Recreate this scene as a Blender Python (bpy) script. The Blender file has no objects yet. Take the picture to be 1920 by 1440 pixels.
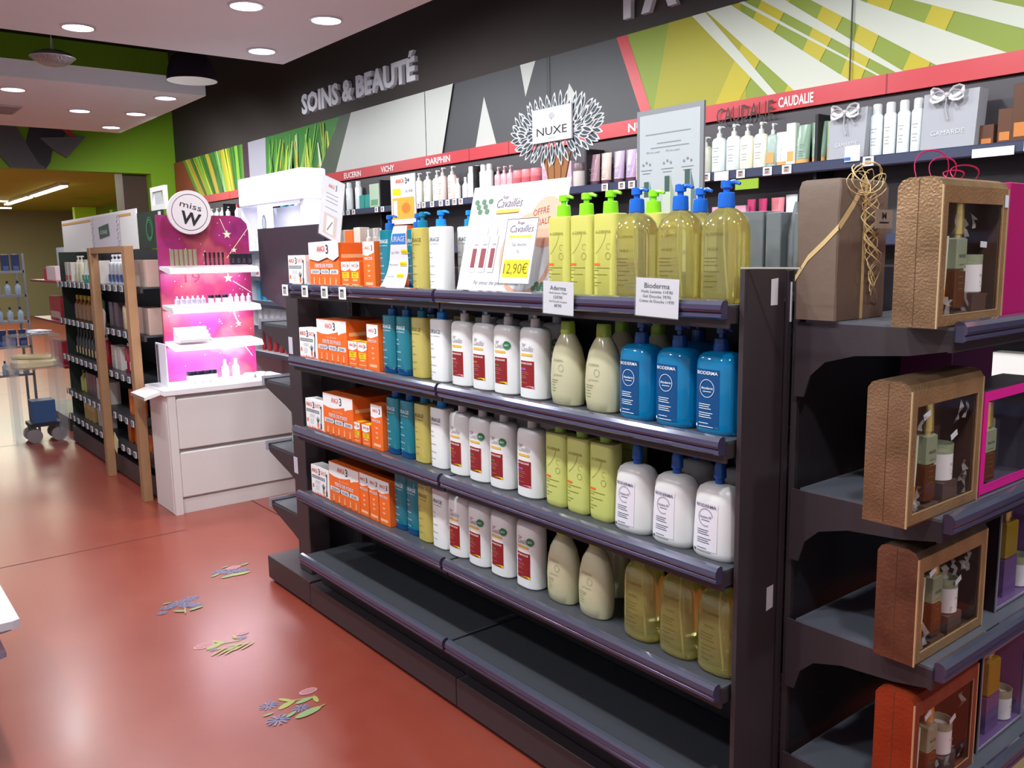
import bpy, math, random
from math import pi, sin, cos, radians
from mathutils import Vector, Matrix
S = bpy.context.scene
C = S.collection
random.seed(7)

# ---------------- camera, world, exposure ----------------
cam_d = bpy.data.cameras.new('camera'); cam = bpy.data.objects.new('camera', cam_d); C.objects.link(cam)
cam_d.sensor_width = 36; cam_d.sensor_fit = 'HORIZONTAL'; cam_d.lens = 30.376; cam_d.clip_start = .05; cam_d.clip_end = 100
def _rot(y, p, r):
    cy, sy, cp, sp, cr, sr = cos(y), sin(y), cos(p), sin(p), cos(r), sin(r)
    Ry = Matrix(((cy,-sy,0),(sy,cy,0),(0,0,1))); B = Matrix(((1,0,0),(0,0,-1),(0,1,0)))
    Rp = Matrix(((1,0,0),(0,cp,-sp),(0,sp,cp))); Rr = Matrix(((cr,-sr,0),(sr,cr,0),(0,0,1)))
    return Rr @ Rp @ B @ Ry
_R = _rot(-0.90044263, 0.1504716, -0.01709261)
_M = Matrix((_R[0], -_R[1], -_R[2])).transposed().to_4x4(); _M.translation = (0, 0, 1.55)
cam.matrix_world = _M; S.camera = cam
w = bpy.data.worlds.new('world'); S.world = w; w.use_nodes = True
w.node_tree.nodes['Background'].inputs[0].default_value = (.80, .82, .92, 1)
w.node_tree.nodes['Background'].inputs[1].default_value = .62
S.view_settings.view_transform = 'Standard'; S.view_settings.look = 'None'
S.view_settings.gamma = 1; S.view_settings.use_curve_mapping = False; S.view_settings.exposure = 0.0

# ---------------- materials ----------------
def lin(h):
    h = h.lstrip('#'); o = []
    for i in (0, 2, 4):
        v = int(h[i:i+2], 16)/255; o.append(v/12.92 if v <= .04045 else ((v+.055)/1.055)**2.4)
    return (*o, 1)
_mats = {}
def M(name, col='#888888', rough=.5, metal=0, emit=0, ecol=None, trans=0, ior=1.45, coat=0, noise=0, nscale=20, bump=0, bscale=60, alpha=1, sheen=0, spec=.5):
    if name in _mats: return _mats[name]
    m = bpy.data.materials.new(name); m.use_nodes = True; nt = m.node_tree
    b = nt.nodes['Principled BSDF']; c = lin(col)
    b.inputs['Base Color'].default_value = c; b.inputs['Roughness'].default_value = rough
    b.inputs['Metallic'].default_value = metal; b.inputs['IOR'].default_value = ior
    b.inputs['Transmission Weight'].default_value = trans; b.inputs['Coat Weight'].default_value = coat
    b.inputs['Specular IOR Level'].default_value = spec
    if coat: b.inputs['Coat Roughness'].default_value = .06
    if alpha < 1: b.inputs['Alpha'].default_value = alpha
    if emit:
        b.inputs['Emission Color'].default_value = lin(ecol or col); b.inputs['Emission Strength'].default_value = emit
    if noise or bump:
        tc = nt.nodes.new('ShaderNodeTexCoord'); n = nt.nodes.new('ShaderNodeTexNoise')
        n.inputs['Scale'].default_value = nscale if noise else bscale; n.inputs['Detail'].default_value = 5
        nt.links.new(tc.outputs['Object'], n.inputs['Vector'])
        if noise:
            mx = nt.nodes.new('ShaderNodeMix'); mx.data_type = 'RGBA'
            mx.inputs[6].default_value = [x*(1-noise) for x in c[:3]]+[1]; mx.inputs[7].default_value = [min(1, x*(1+noise)) for x in c[:3]]+[1]
            nt.links.new(n.outputs['Fac'], mx.inputs[0]); nt.links.new(mx.outputs[2], b.inputs['Base Color'])
        if bump:
            n2 = nt.nodes.new('ShaderNodeTexNoise'); n2.inputs['Scale'].default_value = bscale; n2.inputs['Detail'].default_value = 6
            nt.links.new(tc.outputs['Object'], n2.inputs['Vector'])
            bp = nt.nodes.new('ShaderNodeBump'); bp.inputs['Strength'].default_value = bump; bp.inputs['Distance'].default_value = .01
            nt.links.new(n2.outputs['Fac'], bp.inputs['Height']); nt.links.new(bp.outputs[0], b.inputs['Normal'])
    _mats[name] = m; return m
def film(name, col='#ffffff', a=.12, rough=.05):
    """thin clear plastic: mostly see-through with a glossy surface"""
    if name in _mats: return _mats[name]
    m = bpy.data.materials.new(name); m.use_nodes = True; nt = m.node_tree; nt.nodes.clear()
    o = nt.nodes.new('ShaderNodeOutputMaterial'); mx = nt.nodes.new('ShaderNodeMixShader'); t = nt.nodes.new('ShaderNodeBsdfTransparent')
    g = nt.nodes.new('ShaderNodeBsdfGlossy'); g.inputs['Roughness'].default_value = rough; g.inputs['Color'].default_value = lin(col)
    mx.inputs[0].default_value = a; nt.links.new(t.outputs[0], mx.inputs[1]); nt.links.new(g.outputs[0], mx.inputs[2]); nt.links.new(mx.outputs[0], o.inputs[0])
    _mats[name] = m; return m
def hexm(h, rough=.45, **k): return M('c_'+h.strip('#')+'_%d' % (rough*100), h, rough, **k)
WHITE = M('white_plastic', '#e6e6e5', .3); PAPER = M('white_paper', '#d4d4d9', .6); INK = M('black_ink', '#26262a', .5); GREYINK = M('grey_ink', '#8a8a92', .5)
BLACK = M('charcoal_steel', '#3a3236', .42, noise=.08, nscale=60, bump=.05, bscale=400); DARK = M('dark_shelf_steel', '#43464c', .38)
DEEP = M('back_panel_steel', '#2b2a30', .5); RED = M('red_board', '#c23a42', .4)

# ---------------- mesh building ----------------
class MB:
    def __init__(s): s.v = []; s.f = []; s.m = []; s.mats = []
    def mi(s, m):
        if m not in s.mats: s.mats.append(m)
        return s.mats.index(m)
    def add(s, vs, fs, mat):
        o = len(s.v); s.v += [tuple(x) for x in vs]; k = s.mi(mat)
        for f in fs: s.f.append(tuple(i+o for i in f)); s.m.append(k)
        return s
    def box(s, x0, x1, y0, y1, z0, z1, mat, b=0):
        if b:
            xs = [x0, x1]; v = []; 
            # chamfered box: three slabs of octagon-like rings
            rings = [(z0, b), (z0+b, 0), (z1-b, 0), (z1, b)]
            for z, i in rings:
                X0, X1, Y0, Y1 = x0+i, x1-i, y0+i, y1-i; c = b
                v += [(X0+c, Y0, z), (X1-c, Y0, z), (X1, Y0+c, z), (X1, Y1-c, z), (X1-c, Y1, z), (X0+c, Y1, z), (X0, Y1-c, z), (X0, Y0+c, z)]
            f = [tuple(range(7, -1, -1)), tuple(range(24, 32))]
            for r in range(3):
                for k in range(8): f.append((r*8+k, r*8+(k+1) % 8, r*8+8+(k+1) % 8, r*8+8+k))
            return s.add(v, f, mat)
        return s.add([(x0,y0,z0),(x1,y0,z0),(x1,y1,z0),(x0,y1,z0),(x0,y0,z1),(x1,y0,z1),(x1,y1,z1),(x0,y1,z1)],
                     [(3,2,1,0),(4,5,6,7),(0,1,5,4),(1,2,6,5),(2,3,7,6),(3,0,4,7)], mat)
    def quad(s, a, b, c, d, mat): return s.add([a, b, c, d], [(0, 1, 2, 3)], mat)
    def poly(s, pts, mat): return s.add(pts, [tuple(range(len(pts)))], mat)
    def prism(s, pts, vec, mat):
        n = len(pts); v = [Vector(p) for p in pts]; v2 = [p+Vector(vec) for p in v]
        f = [tuple(range(n)), tuple(range(2*n-1, n-1, -1))]+[((i+1) % n, i, i+n, (i+1) % n+n) for i in range(n)]
        return s.add(v+v2, f, mat)
    def loft(s, prof, w, d, n, mat, seg=28, cx=0, cy=0, cap=True):
        """prof: (z, sx, sy); superellipse section"""
        v = []; f = []
        for z, sx, sy in prof:
            for k in range(seg):
                a = 2*pi*k/seg; ca, sa = cos(a), sin(a)
                v.append((cx+w/2*sx*math.copysign(abs(ca)**(2/n), ca), cy+d/2*sy*math.copysign(abs(sa)**(2/n), sa), z))
        L = len(prof)
        for r in range(L-1):
            for k in range(seg): f.append((r*seg+k, r*seg+(k+1) % seg, (r+1)*seg+(k+1) % seg, (r+1)*seg+k))
        if cap: f.append(tuple(range(seg-1, -1, -1))); f.append(tuple(range((L-1)*seg, L*seg)))
        return s.add(v, f, mat)
    def lathe(s, prof, mat, seg=20, cx=0, cy=0, cz=0, cap=True):
        return s.loft([(z+cz, r, r) for r, z in prof], 2, 2, 2, mat, seg, cx, cy, cap)
    def tube(s, path, r, mat, seg=8, flat=1, closed=False):
        P = [Vector(p) for p in path]; v = []; f = []; n = len(P); up = None
        for i, p in enumerate(P):
            t = ((P[(i+1) % n] if closed else P[min(i+1, n-1)])-(P[i-1] if closed else P[max(i-1, 0)])).normalized()
            if up is None: up = Vector((0, 0, 1)) if abs(t.z) < .9 else Vector((1, 0, 0))
            a = t.cross(up).normalized(); b = a.cross(t).normalized(); up = b
            rr = r[i] if isinstance(r, (list, tuple)) else r
            for k in range(seg):
                q = 2*pi*k/seg; v.append(p+a*cos(q)*rr+b*sin(q)*rr*flat)
        for i in range(n if closed else n-1):
            j = (i+1) % n
            for k in range(seg): f.append((i*seg+k, j*seg+k, j*seg+(k+1) % seg, i*seg+(k+1) % seg))
        if not closed: f.append(tuple(range(seg))); f.append(tuple(range(n*seg-1, (n-1)*seg-1, -1)))
        return s.add(v, f, mat)
    def mesh(s, name, smooth=35):
        me = bpy.data.meshes.new(name); me.from_pydata(s.v, [], s.f)
        for m in s.mats: me.materials.append(m)
        me.polygons.foreach_set('material_index', s.m)
        if smooth:
            me.polygons.foreach_set('use_smooth', [True]*len(s.f)); me.update(); me.set_sharp_from_angle(angle=radians(smooth))
        me.update(); return me
    def build(s, name, parent=None, loc=(0, 0, 0), rz=0, smooth=35, label=None):
        o = bpy.data.objects.new(name, s.mesh(name, smooth)); C.objects.link(o); o.location = loc; o.rotation_euler = (0, 0, rz)
        if parent: o.parent = parent
        if label: o['label'] = label
        return o

_tc = {}
def tmesh(s, bold):
    if (s, bold) in _tc: return _tc[s, bold]
    cu = bpy.data.curves.new('t', 'FONT'); cu.body = s; cu.size = 1; cu.resolution_u = 2; cu.offset = bold
    o = bpy.data.objects.new('t', cu); C.objects.link(o); dg = bpy.context.evaluated_depsgraph_get(); dg.update()
    me = bpy.data.meshes.new_from_object(o.evaluated_get(dg)); vs = [(v.co.x, v.co.y) for v in me.vertices]; fs = [tuple(p.vertices) for p in me.polygons]
    bpy.data.objects.remove(o); bpy.data.curves.remove(cu); bpy.data.meshes.remove(me)
    x0 = min(v[0] for v in vs); x1 = max(v[0] for v in vs)
    _tc[s, bold] = ([(x-x0, y) for x, y in vs], fs, x1-x0); return _tc[s, bold]
class Lab:
    """draws printed areas on a surface fn(u, v, off) -> point"""
    def __init__(s, mb, fn, st=.0004): s.mb = mb; s.fn = fn; s.st = st
    def rect(s, u0, v0, u1, v1, mat, lay=1, nu=0, nv=1):
        nu = nu or (6 if getattr(s.fn, 'curved', 0) and abs(u1-u0) > .01 else 1)
        if nv > 1:
            for j in range(nv): s.rect(u0, v0+(v1-v0)*j/nv, u1, v0+(v1-v0)*(j+1)/nv, mat, lay, nu)
            return
        o = lay*s.st; v = []
        for i in range(nu+1):
            u = u0+(u1-u0)*i/nu; v += [s.fn(u, v0, o), s.fn(u, v1, o)]
        s.mb.add(v, [(2*i, 2*i+2, 2*i+3, 2*i+1) for i in range(nu)], mat)
    def poly(s, pts, mat, lay=1): s.mb.poly([s.fn(u, v, lay*s.st) for u, v in pts], mat)
    def disc(s, u, v, ru, rv, mat, lay=1, seg=18): s.poly([(u+ru*cos(2*pi*k/seg), v+rv*sin(2*pi*k/seg)) for k in range(seg)], mat, lay)
    def ring(s, u, v, r, t, mat, lay=1, seg=24, a0=0, a1=2*pi):
        o = lay*s.st; n = seg; vv = []
        for k in range(n+1):
            a = a0+(a1-a0)*k/n; vv += [s.fn(u+r*cos(a), v+r*sin(a), o), s.fn(u+(r-t)*cos(a), v+(r-t)*sin(a), o)]
        s.mb.add(vv, [(2*k, 2*k+2, 2*k+3, 2*k+1) for k in range(n)], mat)
    def line(s, a, b, t, mat, lay=1):
        d = Vector((b[0]-a[0], b[1]-a[1])); n = Vector((-d.y, d.x)).normalized()*t/2
        s.poly([(a[0]-n.x, a[1]-n.y), (b[0]-n.x, b[1]-n.y), (b[0]+n.x, b[1]+n.y), (a[0]+n.x, a[1]+n.y)], mat, lay)
    def text(s, t, u, v, h, mat, lay=2, w=None, al='C', shear=0, bold=0, rot=0):
        vs, fs, W = tmesh(t, bold); k = h/.7; kx = (w/W) if w else k
        off = {'C': -W*kx/2, 'L': 0, 'R': -W*kx}[al]; o = lay*s.st; cr, sr = cos(rot), sin(rot); pts = []
        for x, y in vs:
            a = off+x*kx+shear*y*k; b = y*k
            pts.append(s.fn(u+a*cr-b*sr, v+a*sr+b*cr, o))
        s.mb.add(pts, fs, mat)
def front(cx, y0): return lambda u, v, o: (cx+u, y0-o, v)          # faces -Y
def sideX(x0, cy=0): return lambda u, v, o: (x0+o, cy+u, v)        # faces +X
def frame3(O, U, V):
    O, U, V = Vector(O), Vector(U).normalized(), Vector(V).normalized(); N = U.cross(V)
    return lambda u, v, o: tuple(O+U*u+V*v+N*o)
def skin(w, d, n, prof):
    def fn(u, v, o):
        sx = sy = 1
        for i in range(len(prof)-1):
            a, b = prof[i], prof[i+1]
            if a[0] <= v <= b[0] and b[0] > a[0]:
                t = (v-a[0])/(b[0]-a[0]); sx = a[1]+(b[1]-a[1])*t; sy = a[2]+(b[2]-a[2])*t; break
        q = min(1, abs(u)/(w/2*sx)); return (u, -(d/2*sy)*(1-q**n)**(1/n)-o, v)
    fn.curved = 1; return fn

# ---------------- scene objects ----------------
def chk(l):

    return l
def tag(o, label=None, cat=None, group=None, kind=None):
    if label: o['label'] = chk(label)
    if cat: o['category'] = cat
    if group: o['group'] = group
    if kind: o['kind'] = kind
    return o
def thing(name, label, cat, loc=(0, 0, 0), rz=0, group=None):
    o = bpy.data.objects.new(name, None); C.objects.link(o); o.empty_display_size = .05
    o.location = loc; o.rotation_euler = (0, 0, rz); return tag(o, label, cat, group)
_used = set()
def place(proto, loc, label, group=None, rz=0, sc=None, cat=None):
    """the first use moves the thing itself, later uses copy it with its parts"""
    if proto.name not in _used: _used.add(proto.name); r = proto
    else:
        r = proto.copy(); C.objects.link(r)
        for ch in list(proto.children):
            c = ch.copy(); C.objects.link(c); c.parent = r
            for g in ch.children:
                d = g.copy(); C.objects.link(d); d.parent = c
    r.location = loc; r.rotation_euler = (0, 0, rz)
    r.scale = sc if sc else (1, 1, 1)
    tag(r, label, cat, group); return r
def struct(name, mb, smooth=0): return tag(mb.build(name, smooth=smooth), kind='structure')
ORD = ['first', 'second', 'third', 'fourth', 'fifth', 'sixth', 'seventh', 'eighth', 'ninth', 'tenth', 'eleventh', 'twelfth', 'thirteenth', 'fourteenth', 'fifteenth']
def light(name, kind, loc, energy, col=(1, 1, 1), parent=None, rot=(0, 0, 0), **k):
    d = bpy.data.lights.new(name, kind); d.energy = energy; d.color = col
    for a, b in k.items(): setattr(d, a, b)
    o = bpy.data.objects.new(name, d); C.objects.link(o); o.location = loc; o.rotation_euler = rot
    if parent: o.parent = parent
    return o
# ---------------- ceiling lamps ----------------
LAMPCOL = (.94, .98, 1)
EM = M('lamp_glow', '#ffffff', .4, emit=10, ecol='#f6f4ff'); TRIM = M('lamp_trim', '#d8d8dc', .3, metal=.4)
def downlight():
    t = thing('ceiling_downlight', 'round recessed ceiling downlight', 'ceiling light')
    MB().lathe([(.105, 0), (.105, -.008), (.09, -.010), (.088, -.001)], TRIM, 28).build('trim_ring', t)
    MB().lathe([(.087, -.0025), (.087, -.004)], EM, 28).build('lens', t)
    return t
_dl = downlight()
def put_lamp(x, y, e, label, tilt=(0, 0), z=3.0, size=radians(150)):
    t = place(_dl, (x, y, z), label, 'recessed ceiling downlights')
    light('lamp_light', 'SPOT', (x, y, z-.14), e, LAMPCOL, None, (tilt[0], tilt[1], 0), spot_size=size, spot_blend=.6, shadow_soft_size=.06)
    return t
_lp = [(-6.14, 1.44, 'large downlight near the left far end of the near ceiling panel'),
       (-5.09, 2.11, 'flaring downlight right of the large one at the photo top edge'),
       (-5.11, 2.63, 'downlight beside the near ceiling panel edge, rightmost one visible'),
       (-6.11, 2.63, 'downlight at the far corner of the near ceiling panel'),
       (-8.60, 1.46, 'leftmost downlight on the far ceiling panel'),
       (-9.47, 2.17, 'downlight in the middle of the far ceiling panel'),
       (-8.33, 2.64, 'downlight at the near right corner of the far ceiling panel'),
       (-9.38, 2.67, 'middle downlight along the right edge of the far ceiling panel'),
       (-10.45, 2.70, 'farthest downlight at the back corner of the far ceiling panel')]
for x, y, l in _lp: put_lamp(x, y, 65 if x > -8 else (70 if x < -10 else 80), l, tilt=(radians(32) if y > 2.5 else 0, radians(20) if x < -9 else 0), size=radians(156))
for i, (x, y) in enumerate([(-4.1, 2.63), (-3.1, 2.63), (-2.1, 2.63), (-1.1, 2.63), (-.1, 2.63), (-5.2, .55), (-4.2, .55), (-3.2, .55), (-2.2, .55), (-1.2, .55), (-.2, .75), (.8, 1.6), (.9, 2.6), (-3.6, -.6), (-2.0, -.6)]):
    put_lamp(x, y, 50 if y > 2 else 66, '%s out-of-view downlight of the near ceiling panel' % ORD[i], tilt=(radians(25) if y > 2 else radians(12), 0), size=radians(150))

# ---------------- room shell ----------------
def floor_mat():
    m = bpy.data.materials.new('red_polished_concrete'); m.use_nodes = True; nt = m.node_tree; b = nt.nodes['Principled BSDF']
    tc = nt.nodes.new('ShaderNodeTexCoord'); n = nt.nodes.new('ShaderNodeTexNoise'); n.inputs['Scale'].default_value = 2.2; n.inputs['Detail'].default_value = 9; n.inputs['Roughness'].default_value = .7
    n2 = nt.nodes.new('ShaderNodeTexNoise'); n2.inputs['Scale'].default_value = 260; n2.inputs['Detail'].default_value = 2
    r = nt.nodes.new('ShaderNodeValToRGB'); r.color_ramp.elements[0].position = .3; r.color_ramp.elements[0].color = lin('#88392c'); r.color_ramp.elements[1].position = .72; r.color_ramp.elements[1].color = lin('#934535')
    mx = nt.nodes.new('ShaderNodeMix'); mx.data_type = 'RGBA'; mx.blend_type = 'OVERLAY'; mx.inputs[0].default_value = .10
    nt.links.new(tc.outputs['Object'], n.inputs['Vector']); nt.links.new(tc.outputs['Object'], n2.inputs['Vector'])
    nt.links.new(n.outputs['Fac'], r.inputs[0]); nt.links.new(r.outputs[0], mx.inputs[6]); nt.links.new(n2.outputs['Color'], mx.inputs[7]); nt.links.new(mx.outputs[2], b.inputs['Base Color'])
    mr = nt.nodes.new('ShaderNodeMapRange'); mr.inputs[3].default_value = .26; mr.inputs[4].default_value = .34; nt.links.new(n.outputs['Fac'], mr.inputs[0]); nt.links.new(mr.outputs[0], b.inputs['Roughness'])
    b.inputs['Coat Weight'].default_value = .15; b.inputs['Coat Roughness'].default_value = .18; b.inputs['Specular IOR Level'].default_value = .6
    return m
WALLY = 4.0
fl = MB().box(-30, 4, -6, 8, -.12, 0, floor_mat())
J = M('floor_joint', '#4c2018', .7)
for x, y0, y1 in ((-4.955, -5, 1.5), (-8.305, -5, 1.6), (-11.6, -5, 3.5)): fl.quad((x-.004, y0, .0006), (x+.004, y0, .0006), (x+.004, y1, .0006), (x-.004, y1, .0006), J)
fl.quad((-5.35, 2.026, .0006), (-3.9, 2.026, .0006), (-3.9, 2.034, .0006), (-5.35, 2.034, .0006), J)
struct('floor', fl)
CEIL = M('white_ceiling_paint', '#f2f2f4', .75, noise=.02, nscale=3); DK = M('dark_brown_wall_paint', '#403836', .7, noise=.06, nscale=4)
struct('ceiling', MB().box(-6.45, 4, -6, 2.94, 3.0, 3.16, CEIL))
struct('ceiling_far', MB().box(-10.9, -8.05, -6, 2.91, 3.0, 3.14, CEIL))
struct('ceiling_upper', MB().box(-13, 4, -6, 4.2, 4.3, 4.4, M('black_ceiling_paint', '#1c1e1c', .9)))
struct('wall_right', MB().box(-12.6, 4, WALLY, WALLY+.2, 0, 4.3, DK))
GRN = M('lime_green_paint', '#82b41c', .6, noise=.03, nscale=2)
gw = MB().box(-12.6, -12.4, -6, WALLY, 2.69, 4.3, GRN).box(-12.6, -12.4, 3.66, WALLY, 0, 2.69, GRN)
struct('wall_back', gw)
# room seen through the opening
OL = M('ceiling_green_reflection', '#9aa030', .8, emit=0); TP = M('taupe_wall_paint', '#8d8768', .8)  # olive of the ceiling is green reflected light put into its base colour
struct('ceiling_back_room', MB().box(-28, -12.6, -6, 6.2, 2.95, 3.05, OL))
struct('wall_back_room', MB().box(-28.2, -28, -6, 6.2, 0, 3, TP))
struct('wall_right_room', MB().box(-28, -12.6, 6.0, 6.2, 0, 3, M('green_side_wall', '#6f9218', .8)))
struct('trim_1', MB().box(-13.0, -12.62, 3.35, 3.66, 0, 2.72, M('brown_column', '#4e3a30', .6)))
struct('trim_2', MB().box(-22, -21.8, 4.7, 5.15, 0, 2.75, M('lime_pillar', '#9bc41c', .6)).box(-20, -19.8, 5.0, 5.9, .0, 2.6, M('green_board', '#5f9a18', .6)))
TUBE = M('fluorescent_glow', '#fffbe0', .4, emit=9, ecol='#fff6cc')
for i, (x0, x1, y0, y1, l) in enumerate([(-20.6, -17.6, 3.62, 3.72, 'nearer half of the slanting fluorescent strip in the back room'), (-23.8, -20.9, 3.62, 3.72, 'farther half of the slanting fluorescent strip in the back room'),
        (-22.6, -22.5, -1.0, 3.5, 'upper long fluorescent strip across the back room ceiling'), (-25.4, -25.3, -1.0, 4.0, 'lower long fluorescent strip across the back room ceiling'), (-17.2, -15.2, 1.85, 1.95, 'fluorescent strip at the left photo edge under green wall')]):
    t = thing('fluorescent_light', l, 'ceiling light', ((x0+x1)/2, (y0+y1)/2, 2.949), group='fluorescent strips in the back room')
    a, b = (x1-x0)/2, (y1-y0)/2
    MB().box(-a-.02, a+.02, -b-.02, b+.02, -.05, 0, M('lamp_housing', '#b8b8a8', .5)).build('housing', t, smooth=0)
    MB().box(-a, a, -b, b, -.075, -.05, TUBE).build('tube', t, smooth=0)
for x in (-15, -19, -24): light('back_room_light', 'AREA', (x, 2.2, 2.85), 150, (1, .98, .8), None, (0, 0, 0), shape='RECTANGLE', size=2.5, size_y=3)

# ---------------- printed wall panels, header and lettering ----------------
def wallpanel():
    y = WALLY-.03; mb = MB(); z0, z1 = 2.335, 2.84
    L = Lab(mb, front(0, y), .0012)
    GR = M('print_dark_grey', '#4a4a4e', .55); WH = M('print_pale', '#c2c3be', .5); LI = M('print_lilac_grey', '#a8a5b2', .5); YG = M('print_olive_green', '#82942a', .5); YE = M('print_yellow', '#b8aa1c', .5)
    mb.box(-12.38, 3, y, WALLY-.001, z0, z1, GR)
    def sp(a, b, c, d, m, lay=1): L.poly([(a, z0), (b, z0), (d, z1), (c, z1)], m, lay)   # bottom a,b top c,d
    sp(-12.37, -11.51, -12.37, -12.01, M('print_brick_red', '#9c4436', .5))
    G = [M('grass_%d' % i, c, .5) for i, c in enumerate(('#5d9130', '#89b83c', '#3f7a3a', '#bcc84a', '#c9a83a', '#9fc38c', '#d8cf3c', '#2f6a34', '#74a848', '#cdd8b0'))]
    sp(-11.51, -9.92, -12.01, -9.92, G[0]); rd = random.Random(3)
    for k in range(26):
        t = k/26; a = -11.45+t*1.45; c = -11.98+t*1.98; wd = rd.uniform(.03, .11); L.poly([(a, z0), (min(-9.93, a+wd), z0), (min(-9.93, c+wd*rd.uniform(.3, 1.1)), z1), (c, z1)], G[rd.choice([1, 3, 4, 5, 6, 8, 2, 4])], 2+k % 5)
    sp(-9.92, -9.755, -9.92, -9.755, M('print_plum', '#4a3040', .5)); sp(-9.755, -9.30, -9.755, -9.26, LI)
    sp(-9.30, -7.70, -9.26, -7.40, G[2])
    for k in range(46):
        x = rd.uniform(-9.28, -7.75); wd = rd.uniform(.02, .09); le = rd.uniform(-.16, .2); top = rd.uniform(.6, 1); dx = le*top
        xt = max(-9.25, min(x+dx+.1*top, -7.5)); L.poly([(max(x, -9.29), z0), (x+wd, z0), (xt+wd*.3, z0+(z1-z0)*top), (xt, z0+(z1-z0)*top)], G[rd.choice([0, 1, 1, 5, 8, 3, 6, 9, 7, 4])], 2+k % 9)
    L.poly([(-8.02, z0), (-7.6, z0), (-7.25, z1), (-7.5, z1)], M('print_dark_blade', '#4c5648', .5), 12)
    sp(-7.636, -5.827, -7.283, -5.652, WH, 13)
    L.poly([(-5.40, z0), (-5.14, z0), (-5.28, 2.69)], WH); L.poly([(-4.855, z1), (-4.69, z1), (-4.80, 2.62)], WH); L.poly([(-4.47, z0), (-4.13, z0), (-4.35, 2.64)], WH)
    sp(-3.699, 3, -3.918, 3, YG, 1); sp(-3.699, -3.616, -3.918, -3.83, RED, 2)
    def soft(a, b, c, d, m, lay=2): sp(a, b, c, d, m, lay)
    OC = M('print_ochre_green', '#a09a20', .5)
    soft(-3.62, -2.95, -3.5, -3.0, OC); soft(-3.16, -3.0, -2.86, -2.66, YE, 3); soft(-2.72, -2.6, -2.45, -2.28, YE, 3); soft(-2.42, -2.3, -2.22, -2.08, YE, 3); soft(-2.1, -1.98, -1.86, -1.74, YE, 3); soft(-1.5, -1.4, -1.25, -1.1, YE, 3)
    WR = M('print_ray_white', '#c6cabc', .5)
    for a, b, c, d in ((-2.812, -2.76, -3.329, -3.235), (-2.655, -2.348, -3.225, -3.064), (-2.21, -2.195, -3.01, -2.98), (-2.12, -2.086, -2.90, -2.80), (-1.935, -1.64, -2.709, -2.589), (-1.40, -1.20, -2.50, -2.36), (-.9, -.5, -2.2, -2.0), (-.2, .6, -1.8, -1.4)):
        L.poly([(a, z0), (b, z0), (d, z1), (c, z1)], WR, 4)
    LN = M('panel_joint', '#3a3a3a', .6)
    for x in (-6.05, -4.55, -2.35, -.8, -10.6): L.rect(x-.004, z0, x+.004, z1, LN, 14)
    o = mb.build('wall_mural', smooth=0); tag(o, 'long printed mural band of grass blades and white rays above the red header', 'mural')
wallpanel()
rb = MB().box(-11.6, 3, 3.93, WALLY-.02, 2.245, 2.333, RED); L = Lab(rb, front(0, 3.93), .001)
HW = M('header_lettering', '#ece6e6', .4)
for x in (-10.3, -8.9, -7.75, -6.6, -5.43, -4.95, -3.55, -2.15, -.8): L.rect(x-.004, 2.245, x+.004, 2.333, M('header_joint', '#8a2a30', .5))
for t, x, wd in (('VISAGE', -7.86, .26), ('EUCERIN', -7.26, .32), ('VICHY', -6.63, .22), ('DARPHIN', -5.85, .34), ('NUXE', -3.66, .24), ('CAUDALIE', -2.625, .20)): L.text(t, x, 2.262, .048, HW, 2, w=wd, bold=.02)
o = rb.build('shelf_header', smooth=0); tag(o, 'long red header strip with white brand lettering over the wall shelves', 'header')
t = MB(); L = Lab(t, front(0, 3.92), .001)
t_l = MB(); L = Lab(t_l, front(0, 3.915), .001); L.text('CAUDALIE', -2.925, 2.225, .08, M('black_letters', '#241014', .4), 1, w=.36)
tag(t_l.build('brand_lettering', smooth=0), 'thin black capital lettering across the red header above clear pump bottles', 'lettering')
def letters(s, x, z, h, w, label, col='#e6e4ec'):
    mb = MB(); vs, fs, W = tmesh(s, .04); k = h/.7; kx = w/W; m = M('sign_grey', col, .5); y0, y1 = WALLY-.035, WALLY-.002
    mb.add([(x+a*kx, y0, z+b*k) for a, b in vs], fs, m)
    from collections import Counter
    e = Counter()
    for f in fs:
        for i in range(len(f)): e[tuple(sorted((f[i], f[(i+1) % len(f)])))] += 1
    for (a, b), n in e.items():
        if n == 1:
            A, B = vs[a], vs[b]; mb.quad((x+A[0]*kx, y0, z+A[1]*k), (x+B[0]*kx, y0, z+B[1]*k), (x+B[0]*kx, y1, z+B[1]*k), (x+A[0]*kx, y1, z+A[1]*k), m)
    tag(mb.build('wall_lettering', smooth=0), label, 'sign letters')
letters('SOINS & BEAUTÉ', -8.32, 2.965, .175, 2.12, 'raised grey capital letters of the care and beauty sign on dark wall')
letters('PA', -3.86, 2.945, .24, .42, 'two raised pale letters cut off at the top photo edge')
# ---------------- the long black gondola with its five shelves ----------------
RAIL = M('clear_rail_plastic', '#4a4460', .16, metal=.3, coat=.6); RAILT = M('clear_rail_top', '#5e6274', .12, metal=.4, coat=.8)
ZS = {1: 1.43, 2: 1.13, 3: .832, 4: .548, 5: .265}
def rail_mb(L, down=1):
    """price rail along +X from 0 to L, rounded clear nose over a lower lip; back at y=0"""
    sec = [(0, .010), (-.008, .014), (-.018, .011), (-.024, .003), (-.026, -.007), (-.023, -.013), (-.019, -.0145), (-.023, -.018), (-.024, -.024), (-.018, -.028), (0, -.028)]
    v = [(0, y, z) for y, z in sec]+[(L, y, z) for y, z in sec]; n = len(sec); mb = MB()
    for i in range(n-1): mb.add([v[i], v[i+1], v[i+1+n], v[i+n]], [(0, 1, 2, 3)], RAILT if i < 3 else RAIL)
    mb.add(v[:n], [tuple(range(n-1, -1, -1))], RAIL); mb.add(v[n:], [tuple(range(n))], RAIL)
    return mb
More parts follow.
